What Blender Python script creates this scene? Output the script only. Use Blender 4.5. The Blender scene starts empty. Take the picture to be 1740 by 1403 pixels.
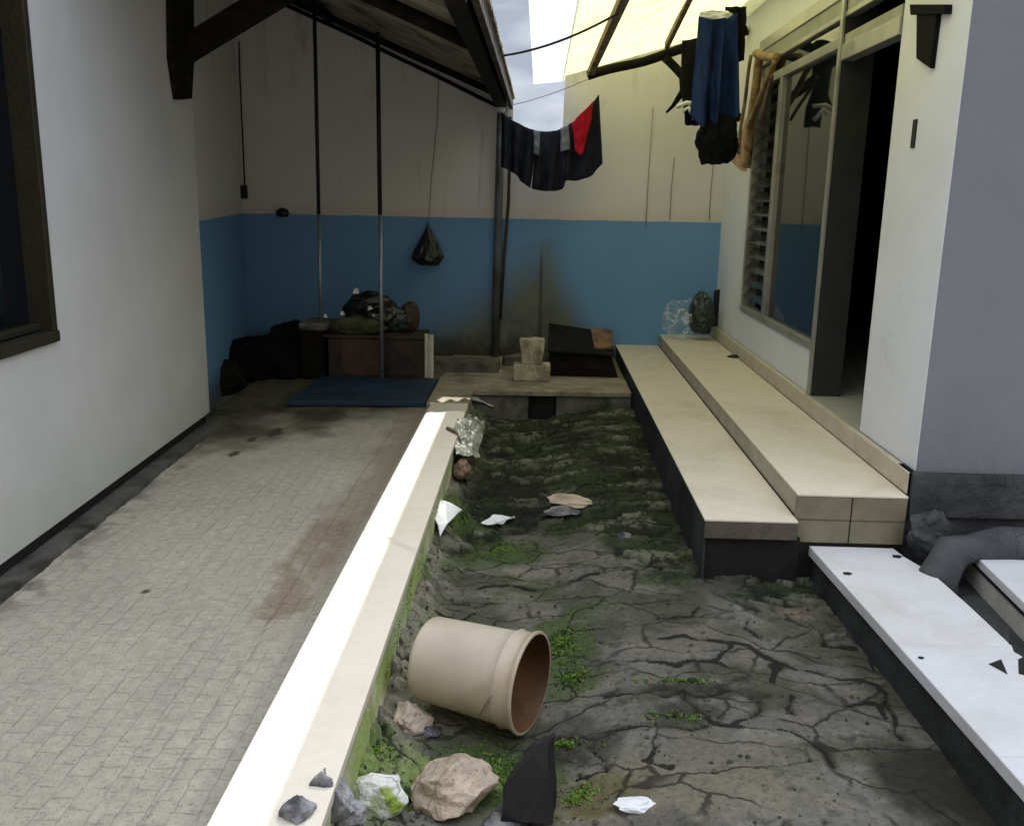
import bpy, bmesh, math, random
import numpy as np
from mathutils import Vector, Matrix, noise as mnoise

random.seed(7); rng = np.random.RandomState(5)
S = bpy.context.scene
C = S.collection

# ------------------------------------------------------------------ camera
F, CX, CY, H = 1580.0, 870.0, 701.5, 1.4
def _d(px, py): return np.array([(px-CX)/F, -(py-CY)/F, -1.0])
_y = _d(918, 335); _y /= np.linalg.norm(_y)
_u = -_d(741, 7450); _u -= _y*(_u@_y); _u /= np.linalg.norm(_u)
_x = np.cross(_y, _u)
RM = np.array([_x, _y, _u]); CO = np.array([0, 0, H])
cam = bpy.data.objects.new('camera', bpy.data.cameras.new('camera')); C.objects.link(cam)
cam.data.sensor_width = 36; cam.data.lens = 36*F/1740; cam.data.clip_end = 500; cam.data.clip_start = .02
mw = Matrix([[*RM[0], 0], [*RM[1], 0], [*RM[2], H], [0, 0, 0, 1]])
cam.matrix_world = mw
S.camera = cam
def P(px, py, X=None, Y=None, Z=None):
    """world point where the photographed spot meets a known plane (survey of the yard)"""
    r = RM@_d(px, py)
    if X is not None: t = (X-CO[0])/r[0]
    elif Y is not None: t = (Y-CO[1])/r[1]
    else: t = (Z-CO[2])/r[2]
    return Vector((CO+t*r).tolist())

# ------------------------------------------------------------------ light
SUN = Vector((.2156, 1.0, 1.0)).normalized()
w = bpy.data.worlds.new('World'); S.world = w; w.use_nodes = True
nt = w.node_tree; nt.nodes.clear()
out = nt.nodes.new('ShaderNodeOutputWorld'); bg = nt.nodes.new('ShaderNodeBackground')
sky = nt.nodes.new('ShaderNodeTexSky'); sky.sky_type = 'NISHITA'; sky.sun_disc = False
sky.sun_elevation = math.asin(SUN.z); sky.sun_rotation = math.atan2(SUN.x, SUN.y)
sky.air_density = 1.0; sky.dust_density = 1.0; sky.ozone_density = 1.0
# thin white cloud in the sky
tc = nt.nodes.new('ShaderNodeTexCoord'); ns = nt.nodes.new('ShaderNodeTexNoise')
ns.inputs['Scale'].default_value = 3.2; ns.inputs['Detail'].default_value = 6
mp = nt.nodes.new('ShaderNodeMapping'); mp.inputs['Scale'].default_value = (1, 1, 3)
cr = nt.nodes.new('ShaderNodeValToRGB'); cr.color_ramp.elements[0].position = .26; cr.color_ramp.elements[1].position = .44
mx = nt.nodes.new('ShaderNodeMix'); mx.data_type = 'RGBA'
mx.inputs[7].default_value = (3.6, 3.8, 4.3, 1)
nt.links.new(tc.outputs['Generated'], mp.inputs[0]); nt.links.new(mp.outputs[0], ns.inputs['Vector'])
nt.links.new(ns.outputs[0], cr.inputs[0]); nt.links.new(cr.outputs[0], mx.inputs[0])
nt.links.new(sky.outputs[0], mx.inputs[6])
# a greyer cloud bank low over the roofs
sx = nt.nodes.new('ShaderNodeSeparateXYZ'); nt.links.new(tc.outputs['Generated'], sx.inputs[0])
el = nt.nodes.new('ShaderNodeMapRange'); el.interpolation_type = 'SMOOTHSTEP'
el.inputs[1].default_value = .62; el.inputs[2].default_value = .36; nt.links.new(sx.outputs[2], el.inputs[0])
n2 = nt.nodes.new('ShaderNodeTexNoise'); n2.inputs['Scale'].default_value = 9; n2.inputs['Detail'].default_value = 7
nt.links.new(mp.outputs[0], n2.inputs['Vector'])
c2 = nt.nodes.new('ShaderNodeValToRGB'); c2.color_ramp.elements[0].position = .40; c2.color_ramp.elements[1].position = .64
c2.color_ramp.elements[0].color = (.72, .81, .97, 1); c2.color_ramp.elements[1].color = (1.2, 1.28, 1.42, 1)
nt.links.new(n2.outputs[0], c2.inputs[0])
m2 = nt.nodes.new('ShaderNodeMix'); m2.data_type = 'RGBA'
nt.links.new(el.outputs[0], m2.inputs[0]); nt.links.new(mx.outputs[2], m2.inputs[6]); nt.links.new(c2.outputs[0], m2.inputs[7])
nt.links.new(m2.outputs[2], bg.inputs[0])
bg.inputs[1].default_value = 0.125
nt.links.new(bg.outputs[0], out.inputs[0])
sl = bpy.data.lights.new('sun', 'SUN'); sl.energy = 2.3; sl.angle = math.radians(.6); sl.color = (1, .965, .91)
so = bpy.data.objects.new('sun', sl); C.objects.link(so)
so.rotation_euler = SUN.to_track_quat('Z', 'Y').to_euler(); so.location = (2, 9, 9)
S.view_settings.view_transform = 'Standard'; S.view_settings.look = 'None'
S.view_settings.gamma = 1; S.view_settings.exposure = 2.28
S.cycles.max_bounces = 12; S.cycles.diffuse_bounces = 8; S.cycles.transparent_max_bounces = 16
S.cycles.sample_clamp_indirect = 8

# ------------------------------------------------------------------ materials
MT = {}
def mat(name, col, rough=.8, var=.12, scale=6, bump=.15, bscale=60, col2=None, thr=(.45, .65), spec=.3, metal=0, stretch=(1, 1, 1), attr=False, coat=0):
    """base colour with soft noise variation, an optional second (dirt) colour and fine bump"""
    if name in MT: return MT[name]
    m = bpy.data.materials.new(name); m.use_nodes = True; n = m.node_tree; L = n.links
    b = n.nodes['Principled BSDF']
    b.inputs['Roughness'].default_value = rough; b.inputs['Specular IOR Level'].default_value = spec
    b.inputs['Metallic'].default_value = metal; b.inputs['Coat Weight'].default_value = coat
    geo = n.nodes.new('ShaderNodeNewGeometry'); mp = n.nodes.new('ShaderNodeMapping'); mp.inputs['Scale'].default_value = stretch
    L.new(geo.outputs['Position'], mp.inputs[0])
    n1 = n.nodes.new('ShaderNodeTexNoise'); n1.inputs['Scale'].default_value = scale; n1.inputs['Detail'].default_value = 6; n1.inputs['Roughness'].default_value = .62
    L.new(mp.outputs[0], n1.inputs['Vector'])
    if attr:
        a = n.nodes.new('ShaderNodeAttribute'); a.attribute_name = 'Col'; base = a.outputs['Color']
    else:
        rgb = n.nodes.new('ShaderNodeRGB'); rgb.outputs[0].default_value = (*col, 1); base = rgb.outputs[0]
    if col2:
        r = n.nodes.new('ShaderNodeMapRange'); r.inputs[1].default_value = thr[0]; r.inputs[2].default_value = thr[1]
        n2 = n.nodes.new('ShaderNodeTexNoise'); n2.inputs['Scale'].default_value = scale*.6; n2.inputs['Detail'].default_value = 8
        n2.inputs['Distortion'].default_value = .6
        L.new(mp.outputs[0], n2.inputs['Vector']); L.new(n2.outputs[0], r.inputs[0])
        mm = n.nodes.new('ShaderNodeMix'); mm.data_type = 'RGBA'; mm.inputs[7].default_value = (*col2, 1)
        L.new(r.outputs[0], mm.inputs[0]); L.new(base, mm.inputs[6]); base = mm.outputs[2]
    mr = n.nodes.new('ShaderNodeMapRange'); mr.inputs[1].default_value = .3; mr.inputs[2].default_value = .7
    mr.inputs[3].default_value = 1-var; mr.inputs[4].default_value = 1+var
    L.new(n1.outputs[0], mr.inputs[0])
    v = n.nodes.new('ShaderNodeVectorMath'); v.operation = 'SCALE'
    L.new(base, v.inputs[0]); L.new(mr.outputs[0], v.inputs['Scale']); L.new(v.outputs[0], b.inputs['Base Color'])
    if bump:
        nb = n.nodes.new('ShaderNodeTexNoise'); nb.inputs['Scale'].default_value = bscale; nb.inputs['Detail'].default_value = 5
        L.new(geo.outputs['Position'], nb.inputs['Vector'])
        bp = n.nodes.new('ShaderNodeBump'); bp.inputs['Strength'].default_value = bump; bp.inputs['Distance'].default_value = .01
        L.new(nb.outputs[0], bp.inputs['Height']); L.new(bp.outputs[0], b.inputs['Normal'])
    MT[name] = m; m['bsdf'] = 1
    return m

def N(m, t, **k):
    x = m.node_tree.nodes.new(t)
    for a, b in k.items(): setattr(x, a, b)
    return x
def math_(m, op, a, b=None, c=None, clamp=False):
    x = N(m, 'ShaderNodeMath', operation=op, use_clamp=clamp)
    for i, v in enumerate((a, b, c)):
        if v is None: continue
        if isinstance(v, (int, float)): x.inputs[i].default_value = v
        else: m.node_tree.links.new(v, x.inputs[i])
    return x.outputs[0]
def mixc(m, f, a, b):
    x = N(m, 'ShaderNodeMix', data_type='RGBA'); L = m.node_tree.links
    for i, v in ((0, f), (6, a), (7, b)):
        if isinstance(v, (int, float)): x.inputs[i].default_value = v
        elif isinstance(v, tuple): x.inputs[i].default_value = (*v, 1)
        else: L.new(v, x.inputs[i])
    return x.outputs[2]
def nz(m, vec, scale, detail=5, rough=.6, dist=0, st=None):
    L = m.node_tree.links
    if st:
        q = N(m, 'ShaderNodeMapping'); q.inputs['Scale'].default_value = st; L.new(vec, q.inputs[0]); vec = q.outputs[0]
    x = N(m, 'ShaderNodeTexNoise'); x.inputs['Scale'].default_value = scale; x.inputs['Detail'].default_value = detail
    x.inputs['Roughness'].default_value = rough; x.inputs['Distortion'].default_value = dist
    L.new(vec, x.inputs['Vector']); return x.outputs[0]
def rng_(m, v, a, b, c=0., d=1.):
    x = N(m, 'ShaderNodeMapRange', interpolation_type='SMOOTHSTEP')
    m.node_tree.links.new(v, x.inputs[0])
    for i, q in enumerate((a, b, c, d)): x.inputs[i+1].default_value = q
    return x.outputs[0]

def ad2(m, pos, a):
    wv = N(m, 'ShaderNodeTexNoise'); wv.inputs['Scale'].default_value = 14; wv.inputs['Detail'].default_value = 4; m.node_tree.links.new(pos, wv.inputs['Vector'])
    sc = N(m, 'ShaderNodeVectorMath', operation='SCALE'); sc.inputs['Scale'].default_value = a; m.node_tree.links.new(wv.outputs['Color'], sc.inputs[0])
    ad = N(m, 'ShaderNodeVectorMath', operation='ADD'); m.node_tree.links.new(pos, ad.inputs[0]); m.node_tree.links.new(sc.outputs[0], ad.inputs[1]); return ad.outputs[0]
def wall_paint():
    """cream upper, blue lower wall paint with drips and damp mould"""
    m = bpy.data.materials.new('two_tone_wall_paint'); m.use_nodes = True; L = m.node_tree.links
    b = m.node_tree.nodes['Principled BSDF']; g = N(m, 'ShaderNodeNewGeometry'); pos = g.outputs['Position']
    sp = N(m, 'ShaderNodeSeparateXYZ'); L.new(pos, sp.inputs[0]); X, Y, Z = sp.outputs
    wob = nz(m, pos, 9, 3)
    zz = math_(m, 'ADD', Z, math_(m, 'MULTIPLY', math_(m, 'SUBTRACT', wob, .5), .02))
    blue = mixc(m, nz(m, pos, 3, 6), (.125, .285, .53), (.155, .335, .61))
    cream = mixc(m, nz(m, pos, 2.2, 7), (.60, .59, .60), (.72, .72, .74))
    streak = rng_(m, nz(m, pos, 5, 6, .7, 0, (2.2, 2.2, .12)), .60, .74)
    cream = mixc(m, math_(m, 'MULTIPLY', streak, .42), cream, (.22, .20, .16))
    up = rng_(m, nz(m, pos, 8, 5, .7, 0, (1, 1, .25)), .5, .8)
    upz = rng_(m, Z, 1.9, 2.6)
    cream = mixc(m, math_(m, 'MULTIPLY', math_(m, 'MULTIPLY', up, upz), .6), cream, (.16, .15, .10))
    # old pinkish undercoat showing along the paint line
    pk = rng_(m, Z, 1.36, 1.22); cream = mixc(m, math_(m, 'MULTIPLY', pk, .35), cream, (.56, .44, .36))
    col = mixc(m, rng_(m, zz, 1.211, 1.217), blue, cream)
    # triangular damp stain with a dark central drip
    n3 = nz(m, pos, 5, 7, .65, .4)
    h = math_(m, 'SUBTRACT', 1.10, Z)
    half = math_(m, 'MULTIPLY', math_(m, 'POWER', math_(m, 'MAXIMUM', h, 0.001), 1.3), .52)
    dx = math_(m, 'ABSOLUTE', math_(m, 'SUBTRACT', X, .07))
    dx = math_(m, 'MULTIPLY', dx, rng_(m, X, .02, .12, .42, 1))
    e = math_(m, 'SUBTRACT', math_(m, 'ADD', half, math_(m, 'MULTIPLY', math_(m, 'SUBTRACT', n3, .5), .28)), dx)
    f = rng_(m, e, -.15, .24)
    f = math_(m, 'MULTIPLY', f, rng_(m, h, 0, .12))
    col = mixc(m, math_(m, 'MULTIPLY', f, .93), col, mixc(m, rng_(m, n3, .35, .6), (.10, .11, .085), (.155, .16, .12)))
    d2 = rng_(m, dx2 := math_(m, 'ADD', math_(m, 'ABSOLUTE', math_(m, 'SUBTRACT', X, .025)), math_(m, 'MULTIPLY', n3, .02)), .035, .012)
    zr = math_(m, 'MULTIPLY', rng_(m, Z, 1.04, .80), 1.0)
    col = mixc(m, math_(m, 'MULTIPLY', math_(m, 'MULTIPLY', d2, zr), .7), col, (.045, .045, .030))
    # dirt rising from the ground
    low = rng_(m, math_(m, 'ADD', Z, math_(m, 'MULTIPLY', math_(m, 'SUBTRACT', n3, .5), .35)), .26, .02)
    lx = rng_(m, X, .75, .5)
    col = mixc(m, math_(m, 'MULTIPLY', math_(m, 'MULTIPLY', low, lx), .85), col, (.05, .045, .03))
    L.new(col, b.inputs['Base Color']); b.inputs['Roughness'].default_value = .62; b.inputs['Specular IOR Level'].default_value = .25
    bp = N(m, 'ShaderNodeBump'); bp.inputs['Strength'].default_value = .35; bp.inputs['Distance'].default_value = .012
    L.new(math_(m, 'ADD', nz(m, pos, 3, 4), math_(m, 'MULTIPLY', nz(m, pos, 70, 3), .15)), bp.inputs['Height']); L.new(bp.outputs[0], b.inputs['Normal'])
    return m

def white_wall(name, col, zdirt=.35, dirt=(.33, .34, .24), amount=.45):
    amount *= 1.3
    m = bpy.data.materials.new(name); m.use_nodes = True; L = m.node_tree.links
    b = m.node_tree.nodes['Principled BSDF']; g = N(m, 'ShaderNodeNewGeometry'); pos = g.outputs['Position']
    sp = N(m, 'ShaderNodeSeparateXYZ'); L.new(pos, sp.inputs[0]); Z = sp.outputs[2]
    n1 = nz(m, pos, 1.6, 7, .6, .3)
    c = mixc(m, rng_(m, n1, .3, .7), tuple(x*.93 for x in col), tuple(min(1, x*1.04) for x in col))
    n3 = nz(m, pos, 4, 7, .65, .6)
    low = rng_(m, math_(m, 'ADD', Z, math_(m, 'MULTIPLY', math_(m, 'SUBTRACT', n3, .5), .9)), zdirt, .0)
    c = mixc(m, math_(m, 'MULTIPLY', low, amount), c, dirt)
    sm = rng_(m, nz(m, pos, 14, 5, .6, 1.2), .66, .76); c = mixc(m, math_(m, 'MULTIPLY', sm, .12), c, tuple(x*.6 for x in col))
    dr = rng_(m, nz(m, pos, 7, 5, .7, 0, (2, 2, .1)), .58, .78); c = mixc(m, math_(m, 'MULTIPLY', dr, .10), c, tuple(x*.55 for x in col))
    vo = N(m, 'ShaderNodeTexVoronoi', feature='DISTANCE_TO_EDGE'); vo.inputs['Scale'].default_value = 1.3; L.new(ad2(m, pos, .25), vo.inputs['Vector'])
    hc = math_(m, 'MULTIPLY', rng_(m, vo.outputs['Distance'], .004, .001), rng_(m, nz(m, pos, 1.5, 4), .55, .68)); c = mixc(m, math_(m, 'MULTIPLY', hc, .35), c, (.12, .12, .11))
    sc_ = rng_(m, nz(m, pos, 28, 5, .75), .66, .74); c = mixc(m, math_(m, 'MULTIPLY', math_(m, 'MULTIPLY', sc_, rng_(m, Z, 1.3, .1)), .30), c, (.25, .25, .20))
    L.new(c, b.inputs['Base Color']); b.inputs['Roughness'].default_value = .7; b.inputs['Specular IOR Level'].default_value = .25
    bp = N(m, 'ShaderNodeBump'); bp.inputs['Strength'].default_value = .7; bp.inputs['Distance'].default_value = .012
    L.new(math_(m, 'ADD', nz(m, pos, 2.5, 4), math_(m, 'MULTIPLY', nz(m, pos, 90, 3), .12)), bp.inputs['Height']); L.new(bp.outputs[0], b.inputs['Normal'])
    return m

def tile_mat(name, col, dirt, pitch=.3, joint=(.2, .18, .14), rough=.35, dthr=(.5, .75), dam=.4, axis='Y', jw=.004):
    """glazed ceramic tiles with grout joints across one axis and smudged dirt"""
    m = bpy.data.materials.new(name); m.use_nodes = True; L = m.node_tree.links
    b = m.node_tree.nodes['Principled BSDF']; g = N(m, 'ShaderNodeNewGeometry'); pos = g.outputs['Position']
    sp = N(m, 'ShaderNodeSeparateXYZ'); L.new(pos, sp.inputs[0]); A = sp.outputs['XYZ'.index(axis)]
    c = mixc(m, rng_(m, nz(m, pos, 30, 4), .3, .7), tuple(x*.95 for x in col), col)
    c = mixc(m, math_(m, 'MULTIPLY', rng_(m, nz(m, pos, 2.6, 8, .65, .5), *dthr), dam), c, dirt)
    fr = math_(m, 'ABSOLUTE', math_(m, 'SUBTRACT', math_(m, 'FRACT', math_(m, 'MULTIPLY', A, 1/pitch)), .5))
    j = rng_(m, fr, jw/pitch*1.4, jw/pitch*.5)
    c = mixc(m, math_(m, 'MULTIPLY', j, .8), c, joint)
    spk = rng_(m, nz(m, pos, 110, 3, .5), .70, .76); c = mixc(m, math_(m, 'MULTIPLY', spk, .5), c, tuple(x*.4 for x in dirt))
    L.new(c, b.inputs['Base Color'])
    L.new(rng_(m, nz(m, pos, 9, 5), .3, .7, rough, rough+.25), b.inputs['Roughness'])
    bp = N(m, 'ShaderNodeBump'); bp.inputs['Strength'].default_value = .25; bp.inputs['Distance'].default_value = .004
    L.new(math_(m, 'SUBTRACT', nz(m, pos, 6, 3), j), bp.inputs['Height']); L.new(bp.outputs[0], b.inputs['Normal'])
    return m

def sheet_mat(name, col, transp, glossy=.0):
    m = bpy.data.materials.new(name); m.use_nodes = True; n = m.node_tree; L = n.links
    n.nodes.clear(); o = N(m, 'ShaderNodeOutputMaterial')
    g = N(m, 'ShaderNodeNewGeometry'); c = mixc(m, rng_(m, nz(m, g.outputs['Position'], 4, 7, .6, .5), .4, .75), col, tuple(x*.72 for x in col))
    tr = N(m, 'ShaderNodeBsdfTranslucent'); df = N(m, 'ShaderNodeBsdfDiffuse'); tp = N(m, 'ShaderNodeBsdfTransparent')
    L.new(c, tr.inputs[0]); L.new(c, df.inputs[0])
    a = N(m, 'ShaderNodeMixShader'); a.inputs[0].default_value = .30; L.new(tr.outputs[0], a.inputs[1]); L.new(df.outputs[0], a.inputs[2])
    q = N(m, 'ShaderNodeMixShader'); q.inputs[0].default_value = transp; L.new(a.outputs[0], q.inputs[1]); L.new(tp.outputs[0], q.inputs[2])
    L.new(q.outputs[0], o.inputs[0]); return m

M = dict(
    paint=wall_paint(),
    white=white_wall('white_wall_paint', (.53, .54, .55), .55, (.40, .42, .33), .35),
    pillar=white_wall('pale_wall_paint', (.66, .68, .73), .5, (.5, .5, .48), .2),
    grey=white_wall('grey_wall_shade', (.175, .182, .203), .6, (.09, .09, .09), .5),  # this grey holds the shade of the side face turned from the sun
    beige=tile_mat('beige_step_tile', (.60, .55, .455), (.34, .30, .23), 50, (.30, .26, .19), .6, (.42, .8), .5),
    kerb=tile_mat('cream_kerb_tile', (.60, .56, .47), (.50, .42, .31), 50, (.10, .08, .05), .5, (.45, .8), .5),
    slab=tile_mat('white_slab_tile', (.57, .58, .60), (.40, .39, .36), .62, (.5, .5, .5), .45, (.44, .78), .65),
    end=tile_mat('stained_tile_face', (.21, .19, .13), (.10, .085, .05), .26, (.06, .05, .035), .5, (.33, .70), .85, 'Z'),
    mortar=mat('damp_mortar', (.15, .145, .125), .9, .25, 8, .5, 60, (.05, .05, .035), (.45, .7)),
    cement=mat('beige_cement', (.30, .265, .20), .85, .2, 7, .4, 70, (.14, .12, .08), (.45, .75)),
    darkcem=mat('dark_wet_cement', (.050, .053, .060), .6, .3, 9, .6, 45, (.02, .022, .025), (.4, .65), .5),
    black=mat('black_plinth_and_hollows', (.012, .012, .013), .6, .3, 10, .3, 60),  # plinth black; also stands in for the dark of gaps and hollows
    fascia=mat('dark_grey_fascia', (.040, .043, .048), .7, .35, 6, .5, 30, (.015, .017, .014), (.4, .65)),
    timber=mat('dark_timber', (.010, .009, .008), .85, .4, 9, .5, 60, (.020, .016, .012), (.5, .7), .1, 0, (1, 1, 3)),
    fasciawood=mat('weathered_brown_fascia', (.055, .047, .038), .85, .35, 9, .5, 60, (.02, .018, .014), (.45, .7), .1),
    lightwood=mat('light_batten_wood', (.20, .15, .095), .85, .3, 12, .4, 60, (.07, .05, .03), (.45, .7)),
    bamboo=mat('dry_tan_wood', (.36, .25, .125), .75, .3, 16, .4, 60, (.13, .07, .03), (.48, .68)),
    brownwood=mat('brown_cabinet_wood', (.045, .030, .022), .55, .3, 8, .3, 40, (.015, .01, .008), (.5, .7)),
    framewood=mat('olive_brown_frame_paint', (.020, .018, .011), .5, .25, 8, .3, 50, (.02, .017, .01), (.5, .75)),
    roof=mat('cream_underside_roof_sheet', (.27, .245, .19), .9, .25, 5, .4, 60, (.05, .045, .03), (.45, .7)),
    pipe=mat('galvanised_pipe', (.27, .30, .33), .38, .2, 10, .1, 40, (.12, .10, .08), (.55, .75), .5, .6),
    flatblack=mat('flat_black_and_silhouette', (.012, .011, .012), .6, .2, 10, .1, 40),  # flat black; on the poles it paints the silhouette
    alu=mat('grey_aluminium_frame', (.30, .30, .28), .4, .15, 8, .05, 40, (.15, .14, .11), (.55, .8), .5, .35),
    dkframe=mat('dark_grey_frame_paint', (.028, .031, .031), .45, .15, 5, .1, 40),
    interior=mat('near_black_sheet', (.02, .02, .022), .9, .1, 3, .1),
    bucket=mat('cream_bucket_plastic', (.46, .405, .315), .55, .10, 5, .04, 40, (.31, .225, .135), (.46, .74), .3),
    bucketin=mat('brown_bucket_inside', (.14, .072, .030), .55, .35, 5, .1, 40, (.05, .025, .01), (.4, .65)),
    bluemat=mat('navy_blue_sheet', (.012, .035, .070), .6, .3, 6, .2, 30, (.006, .014, .026), (.45, .7), .35),
    plasticblack=mat('black_bag_plastic', (.008, .009, .010), .32, .3, 8, .3, 25, None, (.4, .6), .5),
    plasticgreen=mat('dark_green_plastic', (.020, .035, .030), .3, .3, 8, .3, 25, None, (.4, .6), .5),
    plasticwhite=mat('white_plastic', (.72, .74, .76), .4, .15, 8, .2, 25, None, (.4, .6), .5),
    mossgreen=mat('bright_moss', (.12, .21, .035), .95, .5, 30, .6, 90, (.03, .045, .015), (.45, .65), .1),
    rockbeige=mat('beige_broken_stone', (.50, .42, .33), .9, .2, 9, .6, 40, (.30, .22, .15), (.5, .75)),
    rockgrey=mat('grey_broken_stone', (.26, .26, .27), .85, .35, 14, .7, 30, (.06, .06, .07), (.42, .6)),
    rockmoss=mat('mossy_stone', (.09, .09, .06), .9, .35, 12, .7, 40, (.035, .05, .015), (.42, .62)),
    concrete=mat('pale_yellow_concrete', (.44, .41, .30), .9, .2, 14, .8, 45, (.16, .14, .08), (.52, .72)),
    navy=mat('blue_trouser_cloth', (.014, .032, .11), .85, .25, 14, .3, 250, (.006, .010, .035), (.52, .7), .1, 0, (1, 1, .3)),
    blackcloth=mat('black_cloth', (.006, .006, .007), .9, .3, 8, .3, 200, None, (.4, .6), .1),
    shirt=mat('charcoal_cloth', (.014, .016, .024), .85, .4, 10, .3, 200, (.03, .038, .05), (.5, .7), .15, 0, (1, 1, .3)),
    red=mat('red_cloth', (.42, .010, .025), .8, .25, 12, .3, 200, (.20, .004, .012), (.5, .7), .1),
    stripe=mat('pale_grey_stripe_cloth', (.16, .18, .21), .8, .2, 14, .3, 200),
    pink=mat('bare_pink_plaster', (.42, .27, .19), .95, .25, 20, .7, 60, (.25, .16, .11), (.5, .7)),
    wire=mat('black_cable', (.006, .006, .006), .6, 0, 5, 0),
    string=mat('old_string', (.26, .24, .20), .9, 0, 5, 0),
    yellow=sheet_mat('yellow_fibreglass_sheet', (.63, .60, .27), .0),
    clear=sheet_mat('frosted_clear_sheet', (.43, .46, .52), .12),
    soil=mat('bare_soil', (.08, .07, .05), .95, .3, 3, .4),
    ground=mat('trough_ground', (0, 0, 0), .82, .22, 45, .7, 110, None, (.4, .6), .3, 0, (1, 1, 1), True),
    paving=mat('worn_paving', (0, 0, 0), .8, .13, 25, .5, 140, None, (.4, .6), .3, 0, (1, 1, 1), True),
)
def detail(m, crackscale, crackamt, s1, s2, amt, traced=False, bricks=False):
    """fine fissures, grit and pitting that the mesh is too coarse to carry"""
    n = m.node_tree; L = n.links; b = n.nodes['Principled BSDF']
    src = b.inputs['Base Color'].links[0].from_socket
    g = N(m, 'ShaderNodeNewGeometry'); pos = g.outputs['Position']
    wv = N(m, 'ShaderNodeTexNoise'); wv.inputs['Scale'].default_value = 9; wv.inputs['Detail'].default_value = 5; L.new(pos, wv.inputs['Vector'])
    sc = N(m, 'ShaderNodeVectorMath', operation='SCALE'); sc.inputs['Scale'].default_value = .10; L.new(wv.outputs['Color'], sc.inputs[0])
    ad = N(m, 'ShaderNodeVectorMath', operation='ADD'); L.new(pos, ad.inputs[0]); L.new(sc.outputs[0], ad.inputs[1])
    fl = N(m, 'ShaderNodeMapping'); fl.inputs['Scale'].default_value = (.75, 1.35, .15) if traced else (1, 1, .15); L.new(ad.outputs[0], fl.inputs[0])
    v = N(m, 'ShaderNodeTexVoronoi', feature='DISTANCE_TO_EDGE'); v.inputs['Scale'].default_value = crackscale; L.new(fl.outputs[0], v.inputs['Vector'])
    mask = rng_(m, nz(m, pos, 2.4, 4, .6, .5), .46, .60)
    if traced: mask = rng_(m, nz(m, pos, 2.4, 4, .6, .5), .38, .54)
    ck = math_(m, 'MULTIPLY', rng_(m, v.outputs['Distance'], .034 if traced else .022, .006), mask)
    if traced:
        at_ = N(m, 'ShaderNodeAttribute'); at_.attribute_name = 'Col'
        wn_ = nz(m, pos, 30, 4, .7); wide = rng_(m, nz(m, pos, 5, 3), .42, .68, .004, .015)
        dd = math_(m, 'ADD', at_.outputs['Alpha'], math_(m, 'MULTIPLY', math_(m, 'SUBTRACT', wn_, .5), .010))
        tc_ = math_(m, 'LESS_THAN', dd, wide); ck = math_(m, 'MAXIMUM', math_(m, 'MULTIPLY', ck, .9), tc_)
    if bricks:
        sw_ = N(m, 'ShaderNodeMapping'); sw_.inputs['Rotation'].default_value = (0, 0, math.pi/2); L.new(ad2(m, pos, .018), sw_.inputs[0])
        bt = N(m, 'ShaderNodeTexBrick'); bt.offset = .5; bt.inputs['Scale'].default_value = 1; bt.inputs['Mortar Size'].default_value = .0022; bt.inputs['Mortar Smooth'].default_value = .3
        bt.inputs['Brick Width'].default_value = .085; bt.inputs['Row Height'].default_value = .062
        L.new(sw_.outputs[0], bt.inputs['Vector'])
        ck = math_(m, 'MULTIPLY', bt.outputs['Fac'], rng_(m, nz(m, pos, 3, 5, .65), .34, .62, .15, 1))
    sp = rng_(m, nz(m, pos, s1, 4, .7), .56, .68); lt = rng_(m, nz(m, pos, s2, 4, .7), .58, .70)
    c = mixc(m, math_(m, 'MULTIPLY', sp, amt), src, mixc(m, .6, src, (.01, .01, .008)))
    lc = N(m, 'ShaderNodeVectorMath', operation='SCALE'); lc.inputs['Scale'].default_value = 1.6; L.new(c, lc.inputs[0])
    c = mixc(m, math_(m, 'MULTIPLY', lt, amt*.7), c, lc.outputs[0])
    c = mixc(m, math_(m, 'MULTIPLY', ck, crackamt), c, (.008, .008, .006))
    L.new(c, b.inputs['Base Color'])
    h = math_(m, 'ADD', math_(m, 'MULTIPLY', nz(m, pos, 22, 6, .7), 1.0), math_(m, 'MULTIPLY', nz(m, pos, 160, 4, .7), .35))
    h = math_(m, 'SUBTRACT', h, math_(m, 'MULTIPLY', ck, .6)); h = math_(m, 'SUBTRACT', h, math_(m, 'MULTIPLY', sp, .15))
    bp = N(m, 'ShaderNodeBump'); bp.inputs['Strength'].default_value = .9; bp.inputs['Distance'].default_value = .012
    L.new(h, bp.inputs['Height']); L.new(bp.outputs[0], b.inputs['Normal'])
detail(M['ground'], 4.6, .9, 70, 48, .75, True)
detail(M['paving'], 7, .17, 90, 60, .30, False, True)
for k_ in ('darkcem', 'fascia', 'bamboo', 'rockbeige', 'rockgrey', 'rockmoss', 'concrete', 'mortar', 'cement'): detail(M[k_], 14, .4, 80, 55, .6)
def glass(name, tint, rough=.03, alpha=.6):
    m = bpy.data.materials.new(name); m.use_nodes = True; b = m.node_tree.nodes['Principled BSDF']
    b.inputs['Base Color'].default_value = (*tint, 1); b.inputs['Roughness'].default_value = rough
    b.inputs['Specular IOR Level'].default_value = .5; b.inputs['Alpha'].default_value = alpha
    b.inputs['IOR'].default_value = 1.38
    g = N(m, 'ShaderNodeNewGeometry'); bp = N(m, 'ShaderNodeBump'); bp.inputs['Strength'].default_value = .02
    m.node_tree.links.new(nz(m, g.outputs['Position'], 2, 2), bp.inputs['Height']); m.node_tree.links.new(bp.outputs[0], b.inputs['Normal'])
    return m
M['glass'] = glass('dark_window_glass', (.006, .008, .010), .03, .9)
M['louvre'] = glass('louvre_glass', (.03, .035, .035), .08, .55)
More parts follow.
